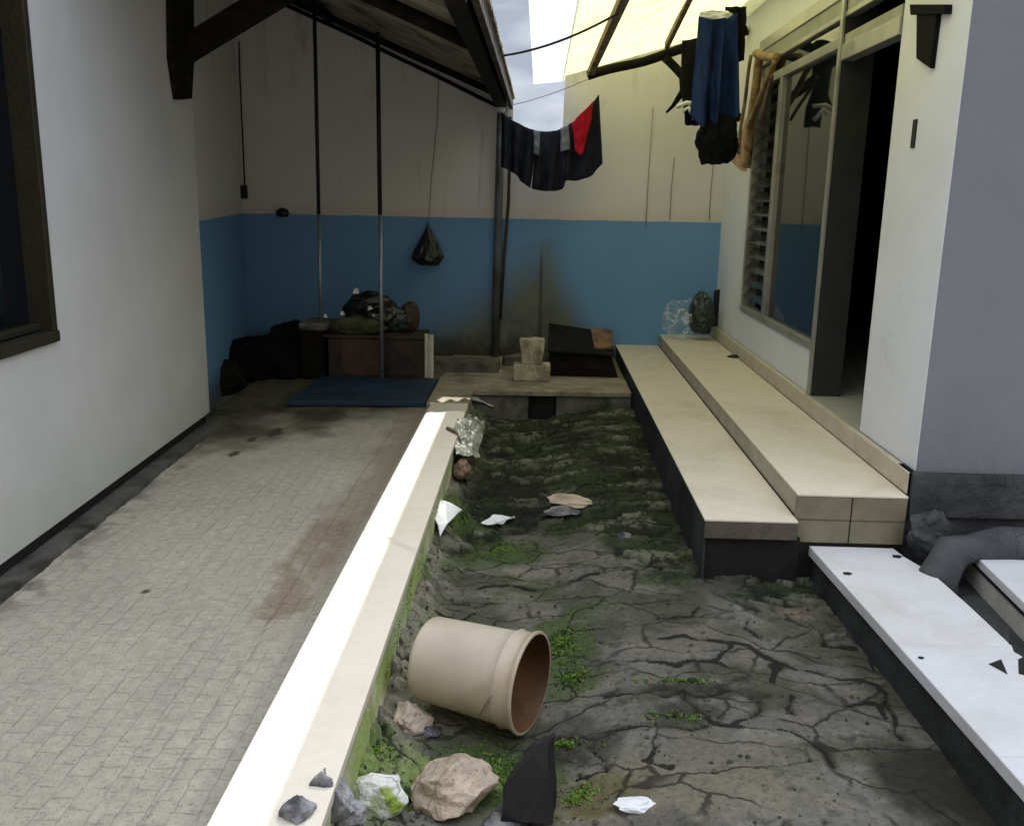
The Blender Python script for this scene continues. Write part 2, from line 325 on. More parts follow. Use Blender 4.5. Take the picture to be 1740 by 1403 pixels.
# plastic film, see-through
def film():
    m = bpy.data.materials.new('clear_plastic_film'); m.use_nodes = True; b = m.node_tree.nodes['Principled BSDF']
    b.inputs['Base Color'].default_value = (.7, .8, .85, 1); b.inputs['Roughness'].default_value = .15
    g = N(m, 'ShaderNodeNewGeometry')
    a = rng_(m, nz(m, g.outputs['Position'], 9, 5, .65, 1.8), .50, .72, .06, .80)
    m.node_tree.links.new(a, b.inputs['Alpha'])
    bp = N(m, 'ShaderNodeBump'); bp.inputs['Strength'].default_value = .6; bp.inputs['Distance'].default_value = .01
    m.node_tree.links.new(nz(m, g.outputs['Position'], 30, 3), bp.inputs['Height']); m.node_tree.links.new(bp.outputs[0], b.inputs['Normal'])
    return m
M['film'] = film()

# ------------------------------------------------------------------ mesh tools
class MB:
    def __init__(s): s.v = []; s.f = []
    def add(s, vs, fs):
        o = len(s.v); s.v += [tuple(p) for p in vs]; s.f += [tuple(i+o for i in f) for f in fs]; return s
    def box(s, x0, x1, y0, y1, z0, z1):
        return s.add([(x0,y0,z0),(x1,y0,z0),(x1,y1,z0),(x0,y1,z0),(x0,y0,z1),(x1,y0,z1),(x1,y1,z1),(x0,y1,z1)],
                     [(0,3,2,1),(4,5,6,7),(0,1,5,4),(1,2,6,5),(2,3,7,6),(3,0,4,7)])
    def prism(s, pts, vec):
        n = len(pts); vec = Vector(vec); a = [Vector(p) for p in pts]
        return s.add(a+[p+vec for p in a], [tuple(range(n))[::-1], tuple(range(n, 2*n))]+[(i, (i+1)%n, n+(i+1)%n, n+i) for i in range(n)])
    def beam(s, p0, p1, w, h, up=(0, 0, 1)):
        p0 = Vector(p0); p1 = Vector(p1); d = (p1-p0).normalized(); side = d.cross(Vector(up)).normalized(); u = side.cross(d).normalized()
        c = [(-w/2, -h/2), (w/2, -h/2), (w/2, h/2), (-w/2, h/2)]
        n = 9; vs = []; fs = []
        for k in range(n):
            q = p0.lerp(p1, k/(n-1))
            for a, b in c: vs.append(q+side*a+u*b)
        for k in range(n-1):
            for j in range(4): fs.append((k*4+j, k*4+(j+1)%4, k*4+4+(j+1)%4, k*4+4+j))
        fs += [(3, 2, 1, 0), tuple((n-1)*4+j for j in range(4))]
        return s.add(vs, fs)
    def tube(s, pts, r, seg=12, r2=None, cap=True):
        pts = [Vector(p) for p in pts]; n = len(pts); vs = []; fs = []; ref = None
        for i, p in enumerate(pts):
            d = (pts[min(i+1, n-1)]-pts[max(i-1, 0)]).normalized()
            if ref is None: ref = d.orthogonal().normalized()
            ref = (ref-d*ref.dot(d)).normalized(); b = d.cross(ref)
            rr = r if r2 is None else r+(r2-r)*i/(n-1)
            for j in range(seg):
                a = 2*math.pi*j/seg; vs.append(p+(ref*math.cos(a)+b*math.sin(a))*rr)
        for i in range(n-1):
            for j in range(seg): fs.append((i*seg+j, i*seg+(j+1)%seg, (i+1)*seg+(j+1)%seg, (i+1)*seg+j))
        if cap: fs += [tuple(range(seg))[::-1], tuple((n-1)*seg+j for j in range(seg))]
        return s.add(vs, fs)
def build(name, mb, m, parent=None, bevel=0, smooth=False, warp=0, wscale=8, sub=0):
    me = bpy.data.meshes.new(name); me.from_pydata([tuple(map(float, v)) for v in mb.v], [], mb.f)
    bm = bmesh.new(); bm.from_mesh(me); bmesh.ops.recalc_face_normals(bm, faces=bm.faces)
    if sub: bmesh.ops.subdivide_edges(bm, edges=bm.edges, cuts=sub, use_grid_fill=True)
    if warp:
        for v in bm.verts: v.co += mnoise.noise_vector(v.co*wscale)*warp
    bm.to_mesh(me); bm.free()
    if smooth: me.polygons.foreach_set('use_smooth', [True]*len(me.polygons))
    me.materials.append(m); o = bpy.data.objects.new(name, me); C.objects.link(o)
    if parent is not None: o.parent = parent; o.matrix_parent_inverse = Matrix.Translation(parent.location).inverted() if not parent.get('rz') else Matrix.Identity(4)
    if bevel:
        b = o.modifiers.new('bevel', 'BEVEL'); b.width = bevel; b.segments = 2; b.limit_method = 'ANGLE'; b.angle_limit = .7
    return o
def tag(o, label=None, cat=None, group=None, kind=None):
    if label: o['label'] = label
    if cat: o['category'] = cat
    if group: o['group'] = group
    if kind: o['kind'] = kind
    return o
def thing(name, label, cat, loc=(0, 0, 0), rz=0, group=None):
    o = bpy.data.objects.new(name, None); C.objects.link(o); o.location = loc; o.rotation_euler = (0, 0, rz)
    if rz: o['rz'] = 1
    o.empty_display_size = .1
    return tag(o, label, cat, group)
def rock(name, c, r, m, seed=0, rough=.35, parent=None, facets=True, sub=4, squash=1, rot=0):
    bm = bmesh.new(); bmesh.ops.create_icosphere(bm, subdivisions=sub, radius=1)
    rr = random.Random(seed); planes = []
    for k in range(14):
        a = Vector((rr.gauss(0, 1), rr.gauss(0, 1), rr.gauss(0, 1))).normalized(); planes.append((a, .62+.3*rr.random()))
    R = Matrix.Rotation(rot, 3, 'Z')
    for v in bm.verts:
        p = v.co.copy()
        if facets:
            for a, d in planes:
                k = p.dot(a)
                if k > d: p -= a*(k-d)
        p *= 1+rough*.35*mnoise.fractal(p*2.2+Vector((seed, 0, 0)), 1, 2, 4)
        p = Vector((p.x*r[0], p.y*r[1], p.z*r[2])); v.co = R@p+Vector(c)
    me = bpy.data.meshes.new(name); bm.to_mesh(me); bm.free(); me.materials.append(m)
    if not facets: me.polygons.foreach_set('use_smooth', [True]*len(me.polygons))
    o = bpy.data.objects.new(name, me); C.objects.link(o)
    if parent is not None: o.parent = parent; o.matrix_parent_inverse = Matrix.Translation(parent.location).inverted()
    return o
def crumple(name, c, r, m, seed=0, amp=.35, parent=None, top=None, sub=5, facet=2.6):
    """crumpled plastic bag: sphere pushed around by ridged cell noise; top = stretch to a knot above"""
    bm = bmesh.new(); bmesh.ops.create_icosphere(bm, subdivisions=sub, radius=1)
    off = Vector((seed*3.1, seed*1.7, 0))
    for v in bm.verts:
        p = v.co.copy()
        d, _ = mnoise.voronoi(p*facet+off); k = (d[1]-d[0])
        s = 1+amp*(.5-k)*.8+amp*.5*mnoise.fractal(p*1.6+off, 1, 2, 3)
        q = Vector((p.x*r[0]*s, p.y*r[1]*s, max(p.z, -.8)*r[2]*s))
        if top and p.z > 0:
            t = p.z**1.2; q.x *= (1-t*.93); q.y *= (1-t*.93); q.z += top*t
        v.co = q+Vector(c)
    me = bpy.data.meshes.new(name); bm.to_mesh(me); bm.free(); me.materials.append(m)
    me.polygons.foreach_set('use_smooth', [True]*len(me.polygons))
    o = bpy.data.objects.new(name, me); C.objects.link(o)
    if parent is not None: o.parent = parent; o.matrix_parent_inverse = Matrix.Translation(parent.location).inverted()
    return o

def film_sheet(name, quad, m, label, cat, amp=.03, n=28, seed=0):
    A, B, C_, D_ = [Vector(q) for q in quad]; vs = []; fs = []
    for j in range(n+1):
        for i in range(n+1):
            u, v = i/n, j/n; p = A.lerp(B, u).lerp(D_.lerp(C_, u), v); w_ = p*7+Vector((seed, 0, 0))
            d_, _ = mnoise.voronoi(p*16+Vector((seed, 3, 0)))
            p = p+mnoise.noise_vector(w_)*amp*.9+Vector((0, 0, (d_[1]-d_[0])*amp*.9)); vs.append(p)
    for j in range(n):
        for i in range(n): fs.append((j*(n+1)+i, j*(n+1)+i+1, (j+1)*(n+1)+i+1, (j+1)*(n+1)+i))
    o = build(name, MB().add(vs, fs), m); s_ = o.modifiers.new('s', 'SOLIDIFY'); s_.thickness = .002
    return tag(o, label, cat)

# numpy value noise
_perm = rng.rand(256, 256)
def vn(x, y):
    xi = np.floor(x).astype(int); yi = np.floor(y).astype(int); fx = x-xi; fy = y-yi
    fx = fx*fx*(3-2*fx); fy = fy*fy*(3-2*fy)
    g = lambda a, b: _perm[a % 256, b % 256]
    return (g(xi, yi)*(1-fx)+g(xi+1, yi)*fx)*(1-fy)+(g(xi, yi+1)*(1-fx)+g(xi+1, yi+1)*fx)*fy
def fbm(x, y, o=5, g=.5):
    s = 0; a = 1; t = 0
    for k in range(o): s = s+a*vn(x*2**k+17.3*k, y*2**k+9.1*k); t += a; a *= g
    return s/t
def ss(a, b, x): t = np.clip((x-a)/(b-a), 0, 1); return t*t*(3-2*t)
_vp = rng.rand(64, 64, 2)
def voro(x, y):
    xi = np.floor(x).astype(int); yi = np.floor(y).astype(int); d1 = np.full(x.shape, 9.); d2 = np.full(x.shape, 9.); idd = np.zeros(x.shape)
    for i in (-1, 0, 1):
        for j in (-1, 0, 1):
            q = _vp[(xi+i) % 64, (yi+j) % 64]; d = np.hypot(xi+i+q[..., 0]-x, yi+j+q[..., 1]-y)
            new = d < d1
            d2 = np.where(new, d1, np.minimum(d2, d)); idd = np.where(new, q[..., 0], idd); d1 = np.where(new, d, d1)
    return d1, d2, idd
def segdist(X, Y, pts):
    D = np.full(X.shape, 9.)
    for (ax, ay), (bx, by) in zip(pts[:-1], pts[1:]):
        dx, dy = bx-ax, by-ay; t = np.clip(((X-ax)*dx+(Y-ay)*dy)/(dx*dx+dy*dy+1e-9), 0, 1)
        D = np.minimum(D, np.hypot(X-ax-t*dx, Y-ay-t*dy))
    return D
def grid_obj(name, X, Y, Z, col, m, alpha=None):
    ny, nx = X.shape
    me = bpy.data.meshes.new(name)
    v = np.stack([X, Y, Z], -1).reshape(-1, 3)
    i = np.arange(ny*nx).reshape(ny, nx)
    f = np.stack([i[:-1, :-1], i[:-1, 1:], i[1:, 1:], i[1:, :-1]], -1).reshape(-1, 4)
    me.from_pydata(v.tolist(), [], f.tolist())
    a = me.color_attributes.new('Col', 'FLOAT_COLOR', 'POINT')
    a.data.foreach_set('color', np.concatenate([col.reshape(-1, 3), (np.ones((ny*nx, 1)) if alpha is None else alpha.reshape(-1, 1))], 1).ravel().astype(np.float32))
    me.polygons.foreach_set('use_smooth', [True]*len(me.polygons)); me.materials.append(m)
    o = bpy.data.objects.new(name, me); C.objects.link(o); return o
def lerp(a, b, t): return a*(1-t[..., None])+np.array(b)*t[..., None]

# ================================================================== SETTING
tag(build('ground', MB().box(-60, 60, -60, 60, -1.2, -.6), M['soil']), kind='structure')
g0 = MB()
g0.box(-2.9, -.70, -3, 8.5, -.6, -.03); g0.box(-.46, 1.3, -3, 8.5, -.6, -.45); g0.box(1.32, 6, -3, 3.6, -.6, -.12); g0.box(-.70, .70, 7.1, 8.5, -.6, -.01)
tag(build('ground', g0, M['mortar']), kind='structure')

nh = thing('house', 'unseen house front added behind the viewer to block low sky light', 'house', (0, -2.2, 0))  # house front added out of view to cut low sky light
build('wall', MB().box(-4, 5, -2.5, -2.2, -.6, 5.2), mat('blocker_ochre', (.20, .17, .12), .9, .2, 2, .3), nh)  # wall of the added unseen house front, blocks low sky light
build('door', MB().box(-.4, .5, -2.2, -2.16, -.02, 2.0), mat('blocker_brown', (.06, .035, .02), .6, .2, 6, .2), nh, .01)  # door on the added unseen house front
build('window', MB().box(-2.4, -1.2, -2.2, -2.17, .9, 2.0), mat('blocker_brown', (.06, .035, .02)), nh, .01)  # window on the added unseen house front

# --- trough ground: cracked cement, rubble and moss
TZ = -.14
def tf(lst, ox, oy, sc): return [tuple(P(ox+a/sc, oy+b/sc, Z=TZ)[:2]) for a, b in lst]
Z3 = (880, 950, 2.023); Z2 = (600, 640, 2.677)
cr3 = [[(490,210),(560,204),(620,200),(700,207),(800,208),(920,205)],[(500,275),(560,272),(620,285),(725,290),(715,320),(700,345),(660,365),(580,355)],
 [(120,358),(260,350),(400,350),(500,360),(540,375),(560,362),(640,358),(700,372),(765,385)],[(725,290),(790,300),(840,330),(890,360),(960,372),(1030,378),(1100,400),(1190,405),(1250,430)],
 [(870,415),(875,390),(890,365)],[(100,570),(200,555),(260,580),(400,575),(520,582),(640,580)],[(300,460),(430,465),(500,472),(560,468),(600,480),(640,475)],
 [(640,475),(700,460),(740,458),(790,470),(830,490),(820,520),(800,540),(760,560),(740,580)],[(740,580),(690,575),(660,565),(640,540),(620,520),(590,500),(560,480)],
 [(740,580),(850,580),(900,582),(940,595),(1000,630),(1060,670),(1095,715)],[(740,458),(800,472),(860,468)],[(935,460),(925,490),(930,510),(955,530)],
 [(1145,493),(1200,487),(1250,490),(1270,530)],[(980,205),(1040,240),(1060,290),(1150,295)],[(500,640),(470,660),(440,690),(530,715)],
 [(1240,430),(1270,460),(1290,500),(1320,600)],[(250,600),(300,690),(200,700)],[(600,200),(620,170),(560,160)],[(800,208),(790,250),(840,275)]]
cracks = [tf(c, *Z3) for c in cr3]
cracks += [tf(c, *Z2) for c in [[(740,885),(790,905),(830,910),(930,908),(1020,905),(1100,890)],[(340,970),(400,975),(460,960),(520,970),(560,980),(620,950)],[(350,1040),(420,1035),(480,1045),(560,1000)],[(560,900),(640,880),(720,880)]]]
bnd = tf([(300,830),(520,740),(690,690),(870,680),(1060,690),(1120,730),(1180,790),(1200,870),(1280,900),(1380,960),(1530,985),(1700,1010),(1900,1040)], *Z2)
dy_ = .0085
yy = np.concatenate([np.arange(1.15, 3.2, .0075), np.arange(3.2, 5, .0095), np.arange(5, 6.56, .013)]); xx = np.arange(-.455, 1.24, .0095)
X, Y = np.meshgrid(xx, yy)
b_ = np.array(bnd); yb = np.interp(X, b_[:, 0], b_[:, 1])          # beyond this line: rubble and moss
wn = (fbm(X*7, Y*7, 4)-.5)
rub = ss(-.10, .12, Y-yb+wn*.5)
Xw = X+(fbm(X*14, Y*14, 3)-.5)*.05; Yw = Y+(fbm(X*14+40, Y*14, 3)-.5)*.05
D = np.full(X.shape, 9.)
for c in cracks: D = np.minimum(D, segdist(Xw, Yw, c))
n_w = fbm(X*10+7, Y*10, 3)
crack = 1-ss(.002, .012, D)
near = 1-ss(.0, .04, D)
d1, d2, vid = voro(Xw*3.1+3, Yw*2.6+1.4)
micro = (1-ss(.0, .045, d2-d1))*ss(.5, .66, fbm(X*3+70, Y*3, 3))
base = TZ+.015-.085*ss(.42, -.08, X)-.02*ss(3, 2, Y)
base = base+.045*ss(4.6, 6.2, Y)
base = base-.022*ss(.7, 1.1, X)*(1-ss(3.4, 3.9, Y))
p1, p2, pid = voro(Xw*2.3+6.2, Yw*2.1+3.7)
tilt = (pid-.5)
zc = base+(fbm(X*2, Y*2, 2)-.5)*.012+tilt*.010+(fbm(X*60, Y*60, 4, .7)-.5)*.006+(fbm(X*18+4, Y*18, 3)-.5)*.004
pit = ss(.62, .72, fbm(X*34+8, Y*34, 3, .6))*ss(.45, .65, fbm(X*4+18, Y*4, 3)); zc = zc-pit*.005
zc = zc-.012*crack-.003*micro
Xa = X+(fbm(X*9+50, Y*20, 4)-.5)*.16; Ya = Y+(fbm(X*7+80, Y*16, 4)-.5)*.10
f1, f2, fid = voro(Xa*5.5, Ya*15); g1, g2, gid = voro(Xa*13+9, Ya*34+5)
flake = fid*.030*ss(.0, .16, f2-f1)+gid*.016*ss(0, .2, g2-g1)+(fbm(X*50, Y*70, 4, .7)-.5)*.012
slope = (1-f1)*.006
ledge_ = np.floor(fbm(X*1.6, Y*4, 3)*8)/8
zr = base-.040+flake+ledge_*.035+slope
Z = zc*(1-rub)+zr*rub
# broken mortar bank against the kerb
hb = ss(-.30, -.455, X+(fbm(X*5+3, Y*5, 4)-.5)*.18)
h1, h2, hid = voro(Xw*16+3, Yw*13)
Z = Z+hb*(.05+.05*hid*ss(0, .25, h2-h1)+.02*fbm(X*50, Y*50, 3))
# colours
cem = np.stack([.125+0*X, .118+0*X, .100+0*X], -1)*(.72+.56*fbm(X*6+5, Y*6, 5))[..., None]
cem = lerp(cem, (.165, .145, .12), ss(.52, .75, fbm(X*5+30, Y*5, 4))*.7)
cem = lerp(cem, (.045, .052, .030), ss(.46, .66, fbm(X*5+90, Y*7, 5))*.75)
cem = cem*(.86+.28*pid)[..., None]*(.80+.40*fbm(X*45, Y*45, 4, .7))[..., None]
cem = lerp(cem, (.03, .03, .022), pit*.7)
cem = lerp(cem, (.035, .038, .02), np.maximum(near*ss(.48, .66, fbm(X*8+60, Y*8, 3)), 0)*.9)
cem = lerp(cem, (.008, .008, .006), crack*.5)
hf = ss(.022, .044, flake+ledge_*.008)
rb = lerp(np.zeros(X.shape+(3,))+np.array([.010, .013, .007]), (.10, .098, .078), hf*ss(.38, .62, fbm(X*2.5+2, Y*5+9, 4)))
rb = lerp(rb, (.035, .05, .016), ss(.45, .65, fbm(X*4+21, Y*8, 5))*.8)
rb = lerp(rb, (.23, .22, .19), ss(.74, .9, fid)*ss(.4, .6, fbm(X*20+50, Y*40, 4, .6))*.7)
rb = lerp(rb, (.006, .007, .004), np.maximum(ss(.10, .02, f2-f1)*.85, ss(.08, .0, g2-g1)*.6))
rb = rb*np.array([.76, .84, .70])
col = cem*(1-rub[..., None])+rb*rub[..., None]
def blob(px, py, rx, ry, amt, c, col):
    q = P(px, py, Z=TZ-.03); d = np.hypot((X-q.x)/rx, (Y-q.y)/ry)+(fbm(X*11+px, Y*11, 5)-.5)*1.5
    return lerp(col, c, (1-ss(.5, 1.15, d))*amt)
for px, py, rx, ry, a in [(955,1075,.12,.22,.8),(965,1130,.10,.13,.8),(975,1165,.10,.10,.7),(1000,1040,.15,.1,.4),(860,925,.20,.2,.8),(790,880,.10,.14,.9),(830,940,.18,.1,.6),(900,990,.2,.15,.25),(780,1290,.30,.16,.95),(850,1285,.2,.12,.8)]:
    col = blob(px, py, rx, ry, a, (.050, .078, .020), col)
for px, py, rx, ry, a in [(640,1300,.12,.14,.9),(720,1300,.12,.12,.9),(800,1300,.12,.08,.7)]:
    col = blob(px, py, rx, ry, a, (.20, .27, .07), col)
for px, py, rx, ry, a in [(1150,1235,.16,.08,.8),(1170,1190,.20,.05,.8),(960,1265,.14,.1,.8),(990,1235,.1,.1,.6),(1600,1340,.2,.2,.9),(1650,1370,.2,.2,.9),(1250,1000,.2,.12,.6),(1560,1180,.06,.2,.5)]:
    col = blob(px, py, rx, ry, a, (.020, .021, .013), col)
for px, py, rx, ry, a, c in [(1350,1050,.12,.1,.5,(.20,.15,.12)),(1100,1350,.42,.13,.6,(.20,.17,.12)),(1000,1345,.14,.1,.8,(.09,.08,.02)),(720,1130,.13,.5,.6,(.20,.20,.12)),(1200,1330,.35,.2,.5,(.13,.12,.09))]:
    col = blob(px, py, rx, ry, a, c, col)  # the wide tan blob is a lit patch put into the colour
bank = lerp(np.zeros(X.shape+(3,))+np.array([.20, .185, .15]), (.11, .16, .045), ss(.42, .6, fbm(X*9+8, Y*5, 5)))
col = lerp(col, (0, 0, 0), hb*0)+0
col = col*(1-(hb*.75)[..., None])+bank*(hb*.75)[..., None]
tag(grid_obj('trough_ground', X, Y, Z, np.clip(col, 0, 1), M['ground'], np.clip(D, 0, 1)*(1-rub)+rub), kind='structure')
trZ = Z; trX = xx; trY = yy
def tz(x, y): return float(trZ[min(len(trY)-1, np.searchsorted(trY, y)), min(len(trX)-1, max(0, np.searchsorted(trX, x)))])

# --- left paving
xx = np.arange(-2.12, -.715, .0075); yy = np.concatenate([np.arange(1.3, 4, .0085), np.arange(4, 8.21, .018)])
X, Y = np.meshgrid(xx, yy)
Xr = X+(fbm(X*5, Y*3, 4)-.5)*.035; Yr = Y+(fbm(X*6+9, Y*6, 4)-.5)*.05
pw, ph = .085, .10
row = np.floor(Xr/pw); u = Xr/pw-row; v = (Yr/ph+(row % 2)*.5); rc = np.floor(v); v = v-rc
e = np.minimum(np.minimum(u, 1-u)*pw, np.minimum(v, 1-v)*ph)
vis = ss(.42, .70, fbm(X*1.6+4, Y*1.3+2, 4))*ss(-1.0, -1.6, X)
jo = (1-ss(.001, .0055, e))*(.25+.75*vis)*ss(-.80, -.86, X)
tid = _perm[row.astype(int) % 256, rc.astype(int) % 256]
ripple = fbm(X*9+Y*2, Y*7, 4)
Z = (fbm(X*2, Y*2, 4)-.5)*.012+(tid-.5)*.003+(ripple-.5)*.007
edge_l = ss(-1.66, -1.86, X+(fbm(X*4, Y*4, 4)-.5)*.25+.03*(Y-3))
Z = Z+edge_l*(fbm(X*22, Y*22, 4)-.5)*.009
longcr = 1-ss(.001, .005, np.abs(Xr+.875+.01*np.sin(Y*2)))
longcr = np.maximum(longcr, (1-ss(.001, .004, np.abs(Xr+.98)))*ss(.4, .6, fbm(X*2, Y*2+7, 3))); Z = Z-.004*longcr
c = np.zeros(X.shape+(3,))+np.array([.44, .405, .335])
c = c*(.86+.28*fbm(X*3+8, Y*2+1, 5))[..., None]*(.97+.06*tid)[..., None]
c = lerp(c, (.17, .155, .13), longcr*.4)
c = lerp(c, (.25, .20, .17), ss(.60, .75, fbm(X*12+3, Y*10, 4))*edge_l*.7)
c = lerp(c, (.10, .095, .075), edge_l*ss(.45, .65, fbm(X*10+33, Y*10, 4))*.6)
c = lerp(c, (.36, .335, .285), ss(-.80, -.76, X)*.8)
# damp dirt at the far end and the brown worn patch by the kerb
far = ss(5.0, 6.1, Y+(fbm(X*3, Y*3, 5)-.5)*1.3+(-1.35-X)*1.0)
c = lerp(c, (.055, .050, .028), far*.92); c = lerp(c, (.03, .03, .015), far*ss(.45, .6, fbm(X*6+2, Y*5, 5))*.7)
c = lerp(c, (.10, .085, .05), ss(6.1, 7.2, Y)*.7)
pm = ss(-1.0, -.93, X+(fbm(X*9, Y*9, 4)-.5)*.1)*ss(-.755, -.79, X)*ss(2.85, 3.0, Y+(fbm(X*9+7, Y*9, 4)-.5)*.3)*ss(3.95, 3.8, Y)
c = lerp(c, (.24, .19, .125), pm*ss(.3, .55, fbm(X*7+3, Y*5, 5))*.8); Z = Z-pm*.006
pb = ss(-.98, -.80, X+(fbm(X*7, Y*5, 4)-.5)*.22)*ss(-.72, -.74, X)*ss(2.2, 4.0, Y)
c = lerp(c, (.22, .18, .125), pb*.6)
for px, py, r in [(248,1005,.016),(700,1135,.0),(430,745,.05),(470,735,.06),(520,700,.08),(400,770,.04)]:
    if r:
        q = P(px, py, Z=0); d = np.hypot(X-q.x, (Y-q.y)*.6)+(fbm(X*20, Y*20, 3)-.5)*r*1.6; c = lerp(c, (.05, .035, .025), (1-ss(r*.4, r, d))*.9)
tag(grid_obj('paving', X, Y, Z, np.clip(c, 0, 1), M['paving']), kind='structure')

# ================================================================== KERB
k = thing('tiled_kerb', 'long cream tiled kerb between grey paving and mossy trough, half in bright sun', 'kerb', (-.58, 3, 0))
for y0, y1 in ((-2, 4.95), (4.954, 6.09)):
    build('kerb_top', MB().box(-.70, -.448, y0, y1, .012, .042), M['kerb'], k, .004)
build('kerb_wall', MB().box(-.69, -.455, -2, 6.09, -.35, .012), mat('green_stained_kerb_wall', (.55, .53, .42), .85, .2, 6, .4, 60, (.30, .38, .12), (.36, .60)), k, 0)
k = thing('cement_kerb', 'beige cement kerb across the far end of the trough with a dark drain hole', 'kerb', (0, 6.8, 0))
mb = MB().prism([(-.735, 6.095, .0), (-.45, 6.095, .0), (-.45, 6.55, .0), (.695, 6.6, .0), (.695, 7.1, .0), (-.735, 7.06, .0)], (0, 0, .036))
build('kerb_top', mb, M['cement'], k, .006)
mb = MB(); mb.box(-.69, -.05, 6.585, 6.7, -.35, -.002); mb.box(.155, .695, 6.61, 6.7, -.35, -.002); mb.box(-.05, .155, 6.60, 6.7, -.35, -.20)
build('kerb_wall', mb, M['mortar'], k, .004)
build('drain_hole', MB().box(-.05, .155, 6.69, 6.8, -.3, -.002), M['black'], k)
build('kerb_end', MB().box(-.69, -.455, 6.1, 6.57, -.35, -.002), M['cement'], k)

# ================================================================== STEPS
st = thing('tiled_steps', 'two long beige tiled steps running up beside the window wall', 'steps', (1.1, 5.8, 0))
build('lower_tread', MB().box(.70, 1.078, 3.60, 8.2, .131, .14), M['beige'], st, .002)
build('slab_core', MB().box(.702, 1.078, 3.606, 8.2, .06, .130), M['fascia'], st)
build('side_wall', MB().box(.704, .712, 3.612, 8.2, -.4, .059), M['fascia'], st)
build('void_dark', MB().box(.713, 1.099, 3.63, 3.9, -.4, .059), M['black'], st)  # black box standing in for the shaded hollow under the lower tread
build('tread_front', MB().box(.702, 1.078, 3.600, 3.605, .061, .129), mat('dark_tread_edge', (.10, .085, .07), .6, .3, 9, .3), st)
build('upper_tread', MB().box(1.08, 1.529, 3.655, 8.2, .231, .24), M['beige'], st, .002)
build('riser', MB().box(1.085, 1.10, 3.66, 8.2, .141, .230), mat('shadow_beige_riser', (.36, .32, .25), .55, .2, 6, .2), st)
build('under_step_dark', MB().box(1.10, 1.529, 3.665, 8.2, -.4, .03), M['black'], st)  # black fill for the dark hollow below the upper step
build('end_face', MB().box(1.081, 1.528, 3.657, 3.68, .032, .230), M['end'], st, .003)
build('tile_joint', MB().box(1.303, 1.307, 3.655, 3.6565, .033, .229), M['timber'], st)
build('step_core', MB().box(1.101, 1.528, 3.69, 8.19, .031, .230), M['mortar'], st)
build('threshold', MB().box(1.53, 1.559, 3.69, 8.2, .241, .335), mat('beige_threshold_riser', (.46, .415, .33), .5, .15, 6, .2), st, .004)
#build('support_pier', MB().box(.78, 1.08, 4.3, 4.5, -.4, .06), M['black'], st)

# ================================================================== RIGHT HOUSE
RX = 1.56
hr = thing('house', 'white house with dark open doorway and window above the steps', 'house', (3, 6, 0))
w1 = MB()
w1.box(RX, RX+.12, 5.21, 7.16, .336, .585)            # below window
w1.box(RX, RX+.12, 7.16, 8.5, .336, 3.2)             # beyond window
w1.box(RX, RX+.12, 4.38, 7.16, 2.52, 3.2)            # above
build('wall', w1, M['pillar'], hr)
build('front_pier', MB().box(RX, RX+.12, 3.698, 4.38, .336, 3.2), M['pillar'], hr, .004)
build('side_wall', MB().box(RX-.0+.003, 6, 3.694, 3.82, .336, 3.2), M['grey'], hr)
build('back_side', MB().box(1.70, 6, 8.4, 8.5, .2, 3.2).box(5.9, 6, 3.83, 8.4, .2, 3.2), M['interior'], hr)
build('room_floor', MB().box(1.5595, 5.9, 3.83, 8.39, .2, .334), tile_mat('pale_room_tile', (.34, .34, .30), (.2, .2, .17), .3), hr)
build('roof', MB().box(1.50, 6.2, 3.5, 8.6, 3.202, 3.3), M['roof'], hr)
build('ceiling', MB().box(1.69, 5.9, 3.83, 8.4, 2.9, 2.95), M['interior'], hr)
build('plinth', MB().box(1.545, 6, 3.665, 3.69, .155, .334), M['darkcem'], hr, 0, False, .004, 12, 3)
build('foundation', MB().box(1.535, 6, 3.69, 3.82, -.3, .335), M['darkcem'], hr)
# window and door joinery
wf = build('window_frame', MB()
    .box(RX-.012, RX+.06, 6.40, 6.46, .63, 2.19)      # post between louvre and pane
    .box(RX-.012, RX+.06, 7.12, 7.165, .63, 2.19)
    .box(RX-.015, RX+.06, 5.245, 7.165, .588, .632)   # sill rail
    .box(RX-.012, RX+.06, 5.245, 7.165, 2.19, 2.245)  # head rail
    .box(RX-.012, RX+.06, 4.385, 5.19, 2.12, 2.20)    # door head
    .box(RX-.010, RX+.06, 4.385, 7.165, 2.44, 2.515)
    .box(RX-.006, RX+.05, 4.385, 7.165, 2.335, 2.362), M['alu'], hr, .004)
build('door_post', MB().box(RX-.018, RX-.002, 5.195, 5.24, .336, 2.52), M['alu'], hr, .003)
build('door_jamb', MB().box(RX, RX+.16, 5.19, 5.205, .336, 2.52), M['dkframe'], hr)
build('window_pane', MB().box(RX+.02, RX+.026, 5.245, 6.40, .632, 2.19), M['glass'], hr)
build('transom_pane', MB().box(RX+.02, RX+.026, 5.245, 7.12, 2.245, 2.335), M['glass'], hr)
build('transom_board', MB().box(RX+.0, RX+.02, 4.40, 7.12, 2.362, 2.44), mat('greenish_transom_board', (.26, .27, .23), .6, .2, 6, .1), hr)
build('transom_board', MB().box(RX+.0, RX+.02, 4.40, 5.19, 2.20, 2.25), mat('greenish_transom_board', (.26, .27, .23)), hr)
lv = MB()
for i in range(15):
    z = .70+i*.10
    lv.prism([(RX-.01, 6.465, z), (RX+.05, 6.465, z+.065), (RX+.055, 6.465, z+.061), (RX-.005, 6.465, z-.004)], (0, .65, 0))
build('louvre_slats', lv, M['louvre'], hr)
build('louvre_clip', MB().box(RX-.012, RX-.002, 6.468, 6.485, .66, 2.15), M['alu'], hr)
